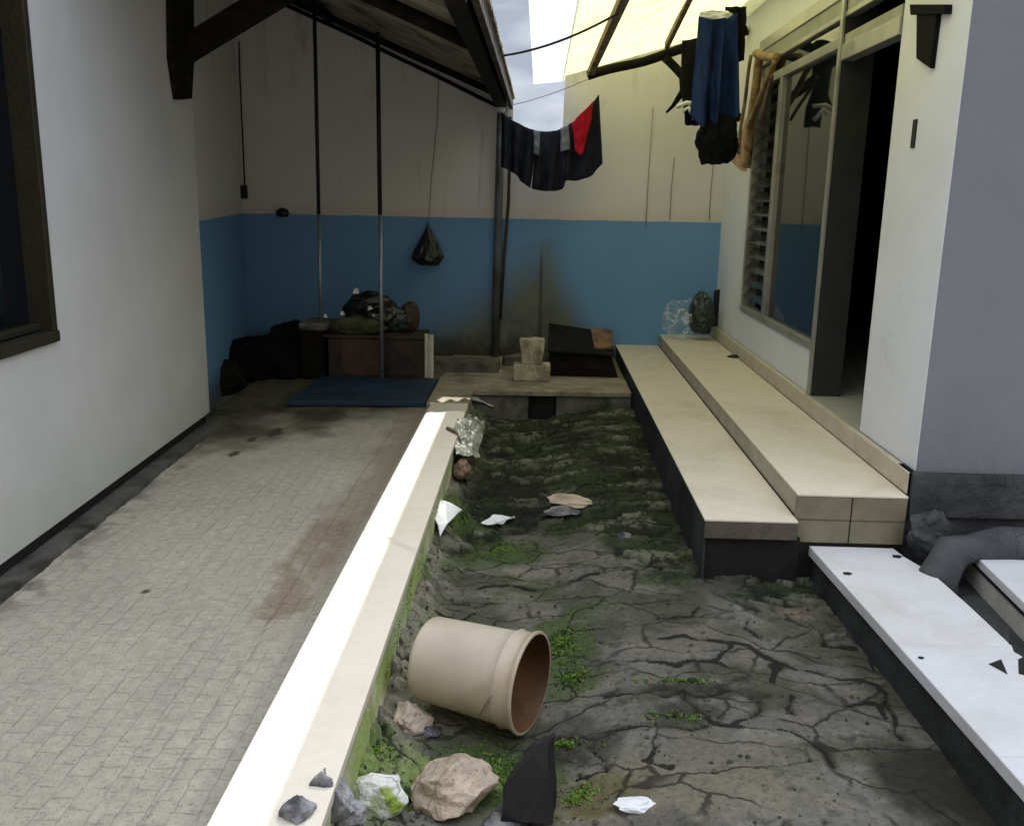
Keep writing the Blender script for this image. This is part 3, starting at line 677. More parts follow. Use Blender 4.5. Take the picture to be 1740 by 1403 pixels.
build('louvre_backing_sheet', MB().box(RX+.10, RX+.11, 6.3, 7.15, .62, 2.2), M['interior'], hr)  # near-black sheet closing off the room behind the louvres
build('bare_plaster_patch', MB().prism([P(1238, 228, X=RX-.002), P(1252, 255, X=RX-.002), P(1268, 200, X=RX-.002), P(1269, 292, X=RX-.002), P(1258, 290, X=RX-.002), P(1240, 272, X=RX-.002)], (.003, 0, 0)), M['pink'], hr)
# dark bracket and slot on the pier
q = [P(1557, 22, X=RX-.02), P(1592, 20, X=RX-.02), P(1580, 117, X=RX-.02), P(1556, 100, X=RX-.02)]
b = build('roof_bracket', MB().prism(q, (.06, 0, 0)).prism([P(1545, 8, X=RX-.03), P(1605, 8, X=RX-.03), P(1604, 24, X=RX-.03), P(1546, 26, X=RX-.03)], (.07, 0, 0)), M['blackcloth'], None, .004)
tag(b, 'short black timber bracket stub high on the white door pier', 'bracket')
b = build('wall_slot', MB().box(RX-.006, RX+.002, 4.085, 4.125, 1.63, 1.745), M['flatblack'], None, .002)
tag(b, 'thin dark slot fixed to the white pier beside the doorway', 'slot')

# ================================================================== SLABS AT RIGHT
sb = thing('tiled_slab', 'white tiled slab beside the trough with black chips in its edge', 'slab', (1.35, 2.6, 0))
rim = [(1.145, 3.652), (1.49, 3.652), (1.50, 3.56), (1.545, 3.40), (1.556, 3.1), (1.558, 2.80), (1.545, 2.76), (1.565, 2.70), (1.57, 2.2), (1.56, .5), (1.24, .5), (1.222, 2.0), (1.185, 2.8)]
build('slab_top', MB().prism([(x, y, -.022) for x, y in rim], (0, 0, .042)), M['slab'], sb, .004)
build('slab_front', MB().prism([(1.163, 3.64, -.4), (1.53, 3.64, -.4), (1.53, .5, -.4), (1.255, .5, -.4), (1.238, 2.0, -.4), (1.20, 2.8, -.4)], (0, 0, .377)), M['fascia'], sb, 0, False, .006, 9, 4)
for px, py, s_ in [(1440, 974, 1), (1524, 945, 1.15), (1565, 1117, .55)]:
    p = P(px, py, Z=.021); build('chipped_hole', MB().prism([(p.x-.018*s_, p.y-.01*s_, .0205), (p.x+.004*s_, p.y-.016*s_, .0205), (p.x+.02*s_, p.y+.002*s_, .0205), (p.x+.008*s_, p.y+.014*s_, .0205), (p.x-.012*s_, p.y+.012*s_, .0205)], (0, 0, .0015)), M['black'], sb)
for tri in ([(1680, 1128), (1701, 1120), (1712, 1145)], [(1730, 1120), (1742, 1115), (1742, 1147), (1731, 1144)], [(1716, 1070), (1742, 1092), (1742, 1098), (1714, 1094)]):
    build('chipped_hole', MB().prism([P(a, b_, Z=.0205) for a, b_ in tri], (0, 0, .0015)), M['black'], sb)
s2 = thing('tiled_slab', 'second white tiled slab at the right edge beyond the narrow channel', 'slab', (2.2, 2.6, 0))
build('slab_top', MB().prism([(1.745, 3.56, .03), (3.4, 3.56, .03), (3.4, .5, .03), (1.62, .5, .03), (1.70, 2.9, .03)], (0, 0, .035)), M['slab'], s2, .004)
build('slab_front', MB().prism([(1.752, 3.55, -.11), (3.4, 3.55, -.11), (3.4, .5, -.11), (1.635, .5, -.11), (1.709, 2.9, -.11)], (0, 0, .138)), mat('dusty_white_slab_side', (.40, .40, .36), .7, .2, 9, .3), s2)
build('slab_shadow_gap', MB().prism([(1.748, 3.553, .015), (1.75, 3.553, .015), (1.71, 2.9, .015), (1.63, .5, .015), (1.624, .5, .015), (1.703, 2.9, .015)], (0, 0, .012)), M['black'], s2)
tag(build('ground', MB().box(1.56, 1.75, .5, 3.66, -.2, -.07), M['darkcem'], None, 0, False, .008, 9, 3), kind='structure')
pts = [Vector((3.2, 3.50, .095)), Vector((2.3, 3.50, .095)), Vector((1.85, 3.50, .09)), Vector((1.72, 3.50, .085)), Vector((1.64, 3.48, .07)), Vector((1.595, 3.44, .045)), Vector((1.57, 3.40, .0)), Vector((1.565, 3.37, -.06))]
o = build('drain_pipe', MB().tube(pts, .066, 24), M['darkcem'], None, 0, True, .03, 7)
tag(o, 'fat dark cement drain pipe bending down at the foot of the grey wall', 'pipe')
r_ = rock('rubble_heap', (1.60, 3.60, .11), (.09, .07, .10), M['darkcem'], 3, .5)
tag(r_, 'dark lumpy mortar heap at the foot of the grey wall corner', 'mortar heap')

# ================================================================== LEFT HOUSE
hl = thing('house', 'white house with a dark framed window at the left edge', 'house', (-1.91, 3.06, 0), .0366)
U = lambda y: y   # local y runs along the wall, local -x goes into the house
a0 = 3.50-3.06; a1 = 3.645-3.06; far = 5.52-3.06
w1 = MB(); w1.box(-.14, 0, -5, far, .075, .80); w1.box(-.14, 0, a1+.01, far, .80, 3.2); w1.box(-.14, 0, -5, a1+.01, 2.3, 3.2); w1.box(-.14, 0, -5, -1.2, .80, 2.3)
w1.box(-3, -.14, far-.14, far, .075, 3.2)
build('wall', w1, M['white'], hl)
build('plinth', MB().box(-3, -.02, -5, far-.02, -.1, .074), M['black'], hl)
build('roof', MB().box(-3.2, .0, -5.2, far+.1, 3.202, 3.3), M['roof'], hl)
build('back_wall', MB().box(-3.1, -3, -5, far, 0, 3.2), M['interior'], hl)
fr = build('window_frame', MB().box(-.13, .012, a1-.028, a1+.009, .805, 2.3).box(-.13, .018, -1.2, a1+.012, .801, .845).box(-.09, -.035, -1.2, a1-.030, .85, .875), M['framewood'], hl, .004)
build('window_pane', MB().box(-.085, -.08, -1.2, a1-.029, .846, 2.3), M['glass'], hl)
build('room_dark_sheet', MB().box(-.45, -.44, -1.3, a1+.2, .7, 2.4), M['interior'], hl)  # dark sheet added behind the pane in place of the unlit room
mb = MB().prism([(-.02, -5, -.02), (.085, -5, -.02), (.075, -5, .014), (-.02, -5, .018)], (0, 5+far, 0))
build('mortar_haunch', mb, mat('grey_mortar_haunch', (.085, .085, .075), .9, .3, 8, .5, 60, (.03, .032, .022), (.45, .65)), hl, 0, False, .006, 12, 4)

# bracket on left house corner
lb = thing('timber_bracket', 'black timber post stub and knee brace on the left house corner', 'bracket', (-1.98, 5.4, 1.9))
XF = -1.955
q = [P(292, 0, X=XF), P(330, 0, X=XF), P(331, 100, X=XF), P(327, 168, X=XF), P(304, 170, X=XF), P(293, 100, X=XF)]
build('post_stub', MB().prism(q, (-.05, 0, 0)), M['timber'], lb, .004)
p0 = P(312, 88, Y=5.40); p1 = P(470, -8, Y=5.42)
build('knee_brace', MB().beam(p0, p0.lerp(p1, 2.2), .07, .135), M['timber'], lb, .005)

# ================================================================== REAR WALLS
bw = thing('yard_wall', 'cream and blue painted wall across the far end of the yard', 'wall', (0, 8.2, 0))
o = [(-2.60, 8.2, 0), (1.61, 8.2, 0), (1.61, 8.2, 2.81), (.185, 8.2, 2.405), (.175, 8.2, 1.95), (-.235, 8.2, 1.93), (-.245, 8.2, 2.17), (-1.39, 8.2, 2.68), (-2.6, 8.2, 3.17)]
build('wall', MB().prism(o, (0, .12, 0)), M['paint'], bw)
build('footing', MB().box(-.88, -.30, 7.36, 7.60, -.02, .105), M['mortar'], bw, .01, False, .008, 9, 3)
sw = build('side_wall', MB().prism([(-2.06, 5.50, -.02), (-2.585, 8.2, -.02), (-2.9, 8.2, -.02), (-2.9, 5.50, -.02)], (0, 0, 3.3)), M['paint'])
tag(sw, 'blue and cream side wall in the dark corner behind the left house', 'wall')
tag(build('ground', MB().box(-.73, .70, 7.07, 8.2, -.05, .012), M['cement'], None, 0, False, .004, 6, 3), kind='structure')

# ================================================================== LEFT ROOF
lr = thing('lean_to_roof', 'corrugated lean-to roof on dark timbers over the left paving', 'roof', (-1, 6, 2.2))
def corr(x0, x1, zf, y0, y1, wl=.13, amp=.018, th=.006, nx=10):
    ys = np.arange(y0, y1, wl/8); mb = MB(); vs = []; fs = []; n = len(ys)
    xs = np.linspace(x0, x1, nx)
    for x in xs:
        for y in ys: vs.append((x, y, zf(x)+amp*math.sin(2*math.pi*y/wl)))
    for i in range(nx-1):
        for j in range(n-1): fs.append((i*n+j, i*n+j+1, (i+1)*n+j+1, (i+1)*n+j))
    return mb.add(vs, fs)
zl = lambda x: 2.215+.415*(-.25-x)
o = build('roof_sheet', corr(-.235, -2.08, zl, 3.95, 5.60), M['roof'], lr, 0, True)
sm_ = o.modifiers.new('s', 'SOLIDIFY'); sm_.thickness = .006
o = build('roof_sheet', corr(-.235, -2.95, lambda x: zl(x)+.012, 5.46, 8.4), M['roof'], lr, 0, True)
sm_ = o.modifiers.new('s', 'SOLIDIFY'); sm_.thickness = .006
build('fascia_board', MB().beam((-.262, 3.6, 2.165), (-.262, 8.15, 2.165), .03, .11), M['fasciawood'], lr, .004)
build('eave_beam', MB().beam((-.345, 3.6, 2.165), (-.345, 8.12, 2.165), .085, .10), M['timber'], lr, .006)
def rafter(y, w=.06, h=.09, m='timber', sag=.0, x0=-.38, x1=-2.0, dz=-.075):
    pts = []
    for i in range(10):
        t = i/9; x = x0+(x1-x0)*t; pts.append((x, y, zl(x)+dz-sag*math.sin(math.pi*t)))
    return MB().tube(pts, h/2, 10)
build('rafter', rafter(7.72, h=.055, sag=-.0), M['timber'], lr, 0, True)
#build('rafter', rafter(6.5, h=.08, x0=-.40), M['timber'], lr, 0, True)
build('rafter', rafter(5.3, h=.08, x0=-.40, x1=-1.7), M['timber'], lr, 0, True)
mb = MB()
pts = [(-.30, 8.15, 2.10), (-.55, 8.16, 2.21), (-.9, 8.165, 2.37), (-1.2, 8.17, 2.50), (-1.6, 8.17, 2.68), (-2.5, 8.17, 3.05)]
build('wall_plate', mb.tube(pts, .016, 8), M['timber'], lr, 0, True)
#build('purlin', MB().beam((-1.1, 3.7, zl(-1.1)-.05), (-1.1, 8.1, zl(-1.1)-.05), .05, .06), M['timber'], lr, .004)
build('purlin', MB().beam((-1.75, 3.7, zl(-1.75)-.05), (-1.75, 8.1, zl(-1.75)-.05), .05, .06), M['timber'], lr, .004)

# poles under it
def pole(px_t, y, zt, px_b, zb, label, r, split=None):
    t = thing('metal_pole', label, 'pole', (px_b, y, zb), 0, 'thin metal poles holding up the lean-to roof')
    xs = lambda z: px_b+(px_t-px_b)*(z-zb)/(zt-zb)
    build('upper_silhouette', MB().tube([(xs(split+.002), y, split+.002), (xs(zt), y, zt)], r*1.12, 14), M['flatblack'], t, 0, True)  # same plain pipe, its backlit silhouette put into the colour
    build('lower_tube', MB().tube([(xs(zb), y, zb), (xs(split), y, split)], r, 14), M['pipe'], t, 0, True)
    return t
pole(-1.165, 6.90, 2.50, -1.165, .045, 'metal pole standing on the blue sheet, silhouette dark painted on its top', .0145, 1.25)
pole(-1.64, 7.05, 2.72, -1.655, .34, 'metal pole standing on the wooden cabinet, silhouette dark painted on its top', .0125, 1.24)
pp = thing('downpipe', 'tall grey pipe at the end of the lean-to eave beam', 'pipe', (-.36, 8.1, 0))
build('pipe', MB().tube([(-.365, 8.12, 0.0), (-.345, 8.12, 2.12)], .034, 16), mat('grey_weathered_pipe', (.11, .125, .14), .6, .25, 8, .2, 40, (.05, .05, .05), (.45, .7)), pp, 0, True)
build('pipe_cap', MB().tube([(-.345, 8.10, 2.10), (-.335, 8.05, 2.14)], .04, 14), M['plasticwhite'], pp, 0, True)
o = build('thin_pipe', MB().tube([(-.325, 8.11, .35), (-.295, 8.12, .95), (-.27, 8.13, 1.35), (-.262, 8.13, 2.05)], .014, 12), mat('brown_black_pipe', (.04, .03, .025), .6, .2, 8, .1), None, 0, True)
tag(o, 'thin dark leaning pipe on the wall right of the grey pipe', 'pipe')

# ================================================================== RIGHT CANOPY
rc_ = thing('canopy', 'yellow translucent canopy with an added white edge sheet on rough dark timbers', 'canopy', (.8, 6, 2.4))
zr_ = lambda x: 2.385+.285*(x-.16)
o = build('roof_sheet', corr(.165, 1.60, zr_, 3.62, 8.5, .075, .008), M['yellow'], rc_, 0, True)
o = build('glow_edge_sheet', corr(-.082, .175, lambda x: 2.376+.10*(x-.16), 3.62, 8.5, .075, .005), M['clear'], rc_, 0, True)  # sheet added for the white sky glow; bounds the kerb's sun strip
a = Vector((.345, 7.62, 2.315)); b = Vector((1.15, 7.62, 2.56)); c_ = Vector((1.54, 7.62, 2.66))
def log(pts, r, seed=0, seg=10):
    out = []; n = 14; pts = [Vector(p) for p in pts]
    for i in range(n+1):
        t = i/n*(len(pts)-1); k_ = min(int(t), len(pts)-2); p = pts[k_].lerp(pts[k_+1], t-k_)
        out.append(p+mnoise.noise_vector(p*3+Vector((seed, 0, 0)))*.018)
    return MB().tube(out, r, seg)
build('rafter', log([a, (.75, 7.62, 2.42), b, c_], .036, 1), M['timber'], rc_, 0, True)
build('knee_brace', log([(.93, 7.60, 2.46), (1.06, 7.60, 2.33), (1.2, 7.6, 2.22), (1.53, 7.60, 2.02)], .034, 2), M['timber'], rc_, 0, True)
build('purlin', MB().beam(a+Vector((.02, .04, .03)), P(1064, -12, Z=2.42), .05, .055), M['lightwood'], rc_, .004)
build('purlin', MB().beam(P(1133, 78, Y=7.58), P(1176, -12, Z=2.60), .035, .05), M['lightwood'], rc_, .004)
build('rafter', log([(.2, 4.2, 2.35), (1.54, 4.2, 2.70)], .036, 4), M['timber'], rc_, 0, True)
br = build('hanging_rag', MB().tube([P(1176, 70, Y=7.35), P(1174, 110, Y=7.35), P(1172, 150, Y=7.35), P(1176, 180, Y=7.35), P(1180, 212, Y=7.35)], .075, 14, .05).tube([P(1160, 130, Y=7.4), P(1157, 160, Y=7.4), P(1143, 178, Y=7.4), P(1128, 192, Y=7.4)], .022, 8, .008), M['blackcloth'], None, 0, True, .035, 12)
tag(br, 'black twisted rag hanging from the canopy brace left of the blue trousers', 'rag')

# tan bracket by the window
tb = thing('wooden_bracket', 'tan splintered wooden bracket on the wall at the window corner', 'bracket', (1.52, 7.1, 1.8))
build('post', log([P(1291, 92, X=1.50), P(1281, 170, X=1.51), P(1268, 285, X=1.52)], .032, 3, 8), M['bamboo'], tb, 0, True, .006, 30)
build('top_rail', log([P(1285, 92, X=1.48), P(1318, 98, X=1.50)], .028, 5, 8), M['bamboo'], tb, 0, True, .006, 30)
build('strut', log([P(1316, 105, X=1.46), P(1296, 150, X=1.46), P(1272, 215, X=1.49)], .020, 7, 8), M['bamboo'], tb, 0, True, .006, 30)
build('splinter', log([P(1312, 128, X=1.44), P(1290, 205, X=1.47)], .012, 8, 6), M['lightwood'], tb, 0, True)
build('splinter', log([P(1275, 95, X=1.47), P(1262, 200, X=1.49), P(1256, 262, X=1.50)], .013, 9, 6), M['lightwood'], tb, 0, True)

# ================================================================== WIRES
def sag(p0, p1, s_, r, name, m, label, cat, n=16):
    pts = [Vector(p0).lerp(Vector(p1), i/n)-Vector((0, 0, s_*4*(i/n)*(1-i/n))) for i in range(n+1)]
    return tag(build(name, MB().tube(pts, r, 6), m, None, 0, True), label, cat)
sag(P(852, 95, X=-.25), P(1052, 22, Z=2.36), .035, .007, 'power_cable', M['wire'], 'black sagging cable crossing the sky gap between the two roofs', 'cable')
sag((-.30, 8.0, 2.12), (.36, 7.6, 2.30), .02, .003, 'clothes_line', M['string'], 'thin line from the eave end to the canopy rafter above the dark garment', 'clothes line')

# ================================================================== LAUNDRY
def cloth(name, outline_top, outline_bot, Y, m, parent=None, folds=7, depth=.035, n=60, mrows=26, seed=0, wid=.02):
    """hanging cloth between a top and a bottom line, in folds with real depth"""
    def interp(line, t):
        xs = np.linspace(0, 1, len(line)); return np.array([np.interp(t, xs, [p[i] for p in line]) for i in range(2)])
    vs = []; fs = []
    for j in range(mrows+1):
        v = j/mrows
        for i in range(n+1):
            u = i/n; a = interp(outline_top, u); b = interp(outline_bot, u)
            p = a*(1-v)+b*v; q = P(p[0], p[1], Y=Y)
            q.y += depth*math.sin(u*folds*2*math.pi+seed+v*.8)*(.35+.65*v)+.02*mnoise.noise(Vector((u*5, v*4, seed)))
            vs.append(q)
    for j in range(mrows):
        for i in range(n): fs.append((j*(n+1)+i, j*(n+1)+i+1, (j+1)*(n+1)+i+1, (j+1)*(n+1)+i))
    o = build(name, MB().add(vs, fs), m, parent, 0, True)
    s_ = o.modifiers.new('s', 'SOLIDIFY'); s_.thickness = .006; return o
top = [(852,190),(858,196),(870,204),(885,212),(900,219),(915,223),(930,224),(945,222),(960,216),(975,207),(990,194),(1005,178),(1018,160)]
bot = [(852,284),(862,288),(876,296),(884,307),(898,318),(908,322),(925,325),(942,325),(956,322),(962,306),(980,308),(1004,300),(1024,278)]
ga = thing('garment', 'charcoal garment with grey stripes and a red panel sagging on the line', 'clothing', (0, 7.9, 1.6))
ys_ = 7.75
def cut(line, a, b): 
    xs = np.linspace(0, 1, len(line)); t = np.linspace(a, b, 12)
    return [(np.interp(q, xs, [p[0] for p in line]), np.interp(q, xs, [p[1] for p in line])) for q in t]
cloth('left_panel', cut(top, 0, .41), cut(bot, 0, .36), ys_, M['shirt'], ga, 3, .035, 40, 20, 1)
cloth('middle_panel', cut(top, .41, .68), cut(bot, .385, .70), ys_-.01, M['shirt'], ga, 2.5, .03, 36, 20, 2)
cloth('right_panel', cut(top, .68, 1), cut(bot, .72, 1), ys_, M['shirt'], ga, 2, .035, 36, 20, 3)
cloth('stripe', [(907,222),(918,224)], [(908,262),(915,264)], ys_-.06, M['stripe'], ga, 1, .004, 8, 10, 1)
cloth('stripe', [(953,218),(966,213)], [(953,258),(968,254)], ys_-.06, M['stripe'], ga, 1, .004, 8, 10, 1)
cloth('red_panel', [(972,210),(984,196),(996,185),(1008,172)], [(978,256),(984,264),(990,262),(1004,206)], ys_-.07, M['red'], ga, 1.2, .01, 20, 16, 1)
tr = thing('trousers', 'blue trousers hanging upside down beside the doorway window', 'trousers', (.95, 6.2, 2))
Yt = 6.2
cloth('leg', [(1188,26),(1200,28),(1215,27),(1232,30)], [(1176,196),(1190,218),(1205,220),(1217,212)], Yt, M['navy'], tr, 1.4, .06, 34, 30, 1)
cloth('leg', [(1206,29),(1220,30),(1240,28),(1252,24)], [(1203,205),(1222,222),(1240,214),(1253,196)], Yt+.06, M['navy'], tr, 1.2, .055, 34, 30, 3)
cloth('turned_hem', [(1190,22),(1210,17),(1235,20),(1246,24)], [(1189,29),(1210,33),(1230,32),(1240,30)], Yt-.05, M['plasticwhite'], tr, 2, .01, 20, 6, 2)
o = cloth('dark_cloth', [(1232,12),(1245,12),(1258,12),(1268,12)], [(1226,60),(1232,100),(1246,110),(1262,104)], Yt+.14, M['blackcloth'], None, 2, .03, 24, 16, 5)
tag(o, 'black cloth hanging just right of the blue trousers', 'clothing')
o = crumple('black_bag', P(1219, 240, Y=6.25), (.125, .09, .16), M['blackcloth'], 4, .30)
tag(o, 'black cloth bundle hanging below the blue trousers', 'cloth bundle')
for i, (a_, b_) in enumerate([((1150, 182), (1186, 178)), ((1160, 190), (1180, 202))]):
    o = build('clothes_peg', MB().tube([P(*a_, Y=7.3), P((a_[0]+b_[0])/2, a_[1]-7, Y=7.28), P(*b_, Y=7.3)], .016, 8), M['plasticwhite'], None, 0, True, .006, 30)
    tag(o, ['pale plastic peg ring beside the blue trousers, upper one', 'small pale peg beside the blue trousers, lower one'][i], 'peg')

# ================================================================== BACK WALL ITEMS
p = P(728, 430, Y=8.12)
hb_ = thing('hanging_bag', 'black plastic bag hanging on a string against the blue wall', 'bag', tuple(p))
crumple('bag_body', (p.x, 8.09, .885), (.125, .06, .085), M['plasticblack'], 2, .25, hb_, .20)
build('string', MB().tube([(p.x, 8.11, 1.12), (p.x+.02, 8.14, 1.5), (p.x+.07, 8.16, 2.0), (p.x+.085, 8.17, 2.42)], .004, 6), M['string'], hb_, 0, True)
q = P(409, 325, Y=8.10)
o = build('switch_box', MB().box(-2.575, -2.53, 8.12, 8.198, 1.34, 1.45), M['flatblack'], None, .006)
tag(o, 'small dark switch box in the far left corner of the yard wall', 'switch')
o = build('wall_cable', MB().tube([(-2.55, 8.185, 1.45), (-2.55, 8.185, 2.3), (-2.545, 8.185, 2.62)], .007, 6), M['flatblack'], None, 0, True)
tag(o, 'dark cable running up the wall corner above the switch box', 'cable')
p = P(480, 362, Y=8.15); o = crumple('wall_lamp_holder', (p.x, 8.15, p.z), (.055, .05, .04), M['plasticblack'], 5, .2, None, None, 3)
tag(o, 'small round black fitting on the wall where cream meets blue', 'fitting')
for i, px in enumerate((1098, 1138, 1205)):
    p = P(px, 372, Y=8.19); o = build('wall_string', MB().tube([(p.x+.01, 8.19, [2.15, 1.75, 1.85][i]), (p.x, 8.192, 1.5), (p.x, 8.19, [1.17, 1.23, 1.23][i])], .0035, 5), M['string'], None, 0, True)
    tag(o, ['long thin string with a knot hanging on the cream wall', 'short thin string in the middle of the right cream wall', 'thin string on the cream wall nearest the window'][i], 'string', 'thin strings hanging on the cream wall')

# mat / blue sheet
bm_ = MB().prism([(-1.665, 6.05, .004), (-.745, 6.12, .004), (-.742, 6.95, .004), (-1.63, 6.95, .004)], (0, 0, .036))
o = build('blue_sheet', bm_, M['bluemat'], None, .006); tag(o, 'flat navy blue sheet on the paving in front of the dark cabinet', 'sheet')

# cabinet and clutter
cb = thing('cabinet', 'low dark brown wooden cabinet standing behind the blue sheet', 'cabinet', (-1.25, 7.2, 0))
build('body', MB().box(-1.60, -.87, 7.02, 7.38, .02, .325), M['brownwood'], cb, .005)
build('top', MB().box(-1.63, -.86, 6.995, 7.40, .327, .35), M['brownwood'], cb, .004)
build('door', MB().box(-1.50, -1.20, 7.008, 7.018, .04, .315), mat('reddish_door_wood', (.065, .038, .024), .5, .3, 8, .3), cb, .003)
build('door', MB().box(-1.13, -.89, 7.008, 7.018, .04, .315), M['brownwood'], cb, .003)
bx = thing('box', 'dark box with a pale lid left of the brown cabinet', 'box', (-1.72, 7.15, 0))
build('body', MB().box(-1.80, -1.63, 6.98, 7.35, .0, .375), M['timber'], bx, .006)
build('lid', MB().box(-1.81, -1.60, 6.975, 7.35, .377, .435), mat('pale_dusty_lid', (.16, .145, .14), .6, .4, 12, .4, 40, (.02, .02, .02), (.42, .6)), bx, .012)
wp = thing('white_board', 'upright white slatted board at the right end of the cabinet', 'board', (-.82, 7.1, 0))
mb = MB(); mb.box(-.858, -.832, 7.04, 7.06, .025, .365); mb.box(-.822, -.79, 7.035, 7.055, .02, .36); mb.box(-.833, -.821, 7.05, 7.06, .02, .33)
build('board', mb, mat('aged_white_board', (.52, .52, .45), .7, .2, 14, .3, 50, (.25, .2, .1), (.58, .75)), wp, .003)
build('rusty_foot', MB().box(-.85, -.80, 7.032, 7.068, .0, .024), mat('rusty_foot', (.16, .08, .03), .9, .3, 20, .3), wp, .003)
items = [
 ('bag', (-1.30, 7.2, .50), (.20, .12, .15), 'plasticblack', 11, 'large black bag heaped on top of the cabinet'),
 ('bag', (-1.12, 7.24, .44), (.12, .09, .10), 'plasticgreen', 12, 'dark green bag on the cabinet behind the pole'),
 ('pot', (-1.00, 7.26, .46), (.07, .07, .12), 'brownwood', 13, 'dark upright pot at the right end of the cabinet top'),
 ('bag', (-1.38, 7.08, .41), (.20, .07, .065), 'rockmoss', 14, 'dull olive sack lying along the cabinet front edge'),
 ('tarpaulin', (-2.15, 7.2, .08), (.36, .30, .20), 'blackcloth', 15, 'black tarpaulin heap in the dark corner left of the cabinet'),
 ('sack', (-1.98, 7.45, .20), (.20, .18, .18), 'timber', 16, 'dark sack standing behind the tarpaulin heap'),
 ('sack', (-2.30, 6.6, .06), (.16, .20, .13), 'timber', 17, 'small dark sack by the side wall foot'),
]
for nme, c0, r0, mm, sd, lab in items:
    tag(crumple(nme, c0, r0, M[mm], sd, .32, None, None, 5, 1.7), lab, nme)
for i, (px, py, r0) in enumerate([(606, 496, .032), (629, 524, .024), (582, 533, .026), (634, 536, .014), (552, 538, .022)]):
    p = P(px, py, Y=7.04); o = film_sheet('white_scrap', [p+Vector((-r0*.7, 0, -r0*.5)), p+Vector((r0*.6, .02, -r0*.7)), p+Vector((r0*.5, 0, r0*.8)), p+Vector((-r0*.4, .02, r0*.6))], M['plasticwhite'], 'x', 'x', .012, 8, i)
    tag(o, ['white plastic scrap on the very top of the black bag', 'white scrap just left of the pole on the cabinet', 'pale scrap at the left of the cabinet heap', 'tiny white scrap below the others near the pole', 'dull white scrap on the box lid'][i], 'scrap')

# block stack on the far kerb
bs = thing('concrete_block', 'pale rough concrete block lying on the far cement kerb', 'block', (.19, 7.05, .04))
build('block', MB().box(-.170, .108, 6.93, 7.08, .038, .165), M['concrete'], bs, .008, False, .008, 14, 4)
bt = thing('concrete_block', 'smaller upright pale block standing on top of the other block', 'block', (.19, 7.0, .16))
build('block', MB().prism([(-.108, 6.95, .168), (.045, 6.95, .168), (.062, 6.95, .33), (.058, 6.95, .355), (-.128, 6.95, .355), (-.125, 6.95, .31)], (0, .12, 0)), M['concrete'], bt, .006, False, .008, 14, 4)
ct = thing('wooden_crate', 'dark old wooden crate against the blue wall behind the blocks', 'crate', (.4, 7.6, 0))
build('body', MB().prism([(.11, 7.3, .014), (.655, 7.3, .014), (.60, 7.3, .175), (.11, 7.3, .20)], (0, .55, 0)), M['timber'], ct, .006)
build('lid', MB().prism([(.09, 7.25, .21), (.62, 7.28, .182), (.63, 8.0, .26), (.10, 8.0, .33)], (0, 0, .016)), M['timber'], ct, .003)
build('plank', MB().prism([(.46, 7.4, .225), (.61, 7.4, .215), (.65, 7.97, .285), (.46, 7.97, .30)], (0, 0, .018)), mat('brown_lit_plank', (.20, .12, .065), .8, .3, 12, .4, 50, (.07, .045, .03), (.45, .65)), ct, .003)
o = build('dark_plank', MB().beam((-.28, 7.75, .05), (.12, 7.82, .07), .12, .08), M['mortar'], None, .01, False, .012, 9, 3)
tag(o, 'dirty mortar lump at the wall foot between the pipes and the blocks', 'mortar lump')

# plastic and bag on the steps
o = crumple('plastic_bag', P(1158, 543, Y=7.95), (.155, .09, .15), M['film'], 31, .40, None, None, 5, 1.5); tag(o, 'clear crumpled plastic bag on the far end of the step', 'plastic bag')
o = crumple('green_bag', P(1192, 535, Y=7.92), (.10, .09, .17), M['plasticgreen'], 32, .35); tag(o, 'dark green bag on the step beside the window wall', 'bag')
o = build('black_board', MB().prism([P(1211, 555, Y=8.05), P(1226, 553, Y=8.05), P(1226, 491, Y=8.05), P(1214, 494, Y=8.05)], (0, .03, 0)), M['flatblack'], None, .004); tag(o, 'narrow black board upright in the step corner', 'board')
p = P(1250, 607, Z=.242); o = crumple('dead_leaf', (p.x, p.y, .25), (.05, .035, .010), M['brownwood'], 33, .5, None, None, 3); tag(o, 'small brown leaf scrap on the upper step', 'leaf')

# ================================================================== BUCKET
R1, R0, LEN = .155, .133, .365
ax = Vector((math.cos(.40), -math.sin(.40), .0)).normalized()
c1 = P(903, 1160, Z=-.045); 
bk = thing('bucket', 'cream plastic bucket lying on its side in the trough', 'bucket', tuple(c1))
def lathe(prof, seg=64):
    ref = Vector((0, 0, 1)); s_ = ax.cross(ref).normalized(); u_ = s_.cross(ax)
    vs = []; fs = []
    for (t, r) in prof:
        for j in range(seg):
            a_ = 2*math.pi*j/seg; vs.append(c1+ax*t+(s_*math.cos(a_)+u_*math.sin(a_))*r)
    n = len(prof)
    for i in range(n-1):
        for j in range(seg): fs.append((i*seg+j, i*seg+(j+1)%seg, (i+1)*seg+(j+1)%seg, (i+1)*seg+j))
    return vs, fs
prof = [(-LEN, .001), (-LEN, R0*.9), (-LEN+.004, R0-.004), (-LEN+.012, R0)]
for i in range(12): t = i/11; prof.append((-LEN+.02+(LEN-.095)*t, R0+(R1-.012-R0)*t))
prof += [(-.070, R1-.008), (-.062, R1-.003), (-.058, R1-.008), (-.03, R1-.007), (-.016, R1-.006), (-.012, R1+.001), (-.004, R1+.003), (0, R1+.001), (0, R1-.006)]
v_, f_ = lathe(prof)
o = build('shell', MB().add(v_, f_), M['bucket'], bk, 0, True)
v_, f_ = lathe([(-.001, R1-.007), (-.02, R1-.011), (-.06, R1-.013), (-LEN+.012, R0-.005), (-LEN+.006, .001)])
build('inside', MB().add(v_, f_), M['bucketin'], bk, 0, True)
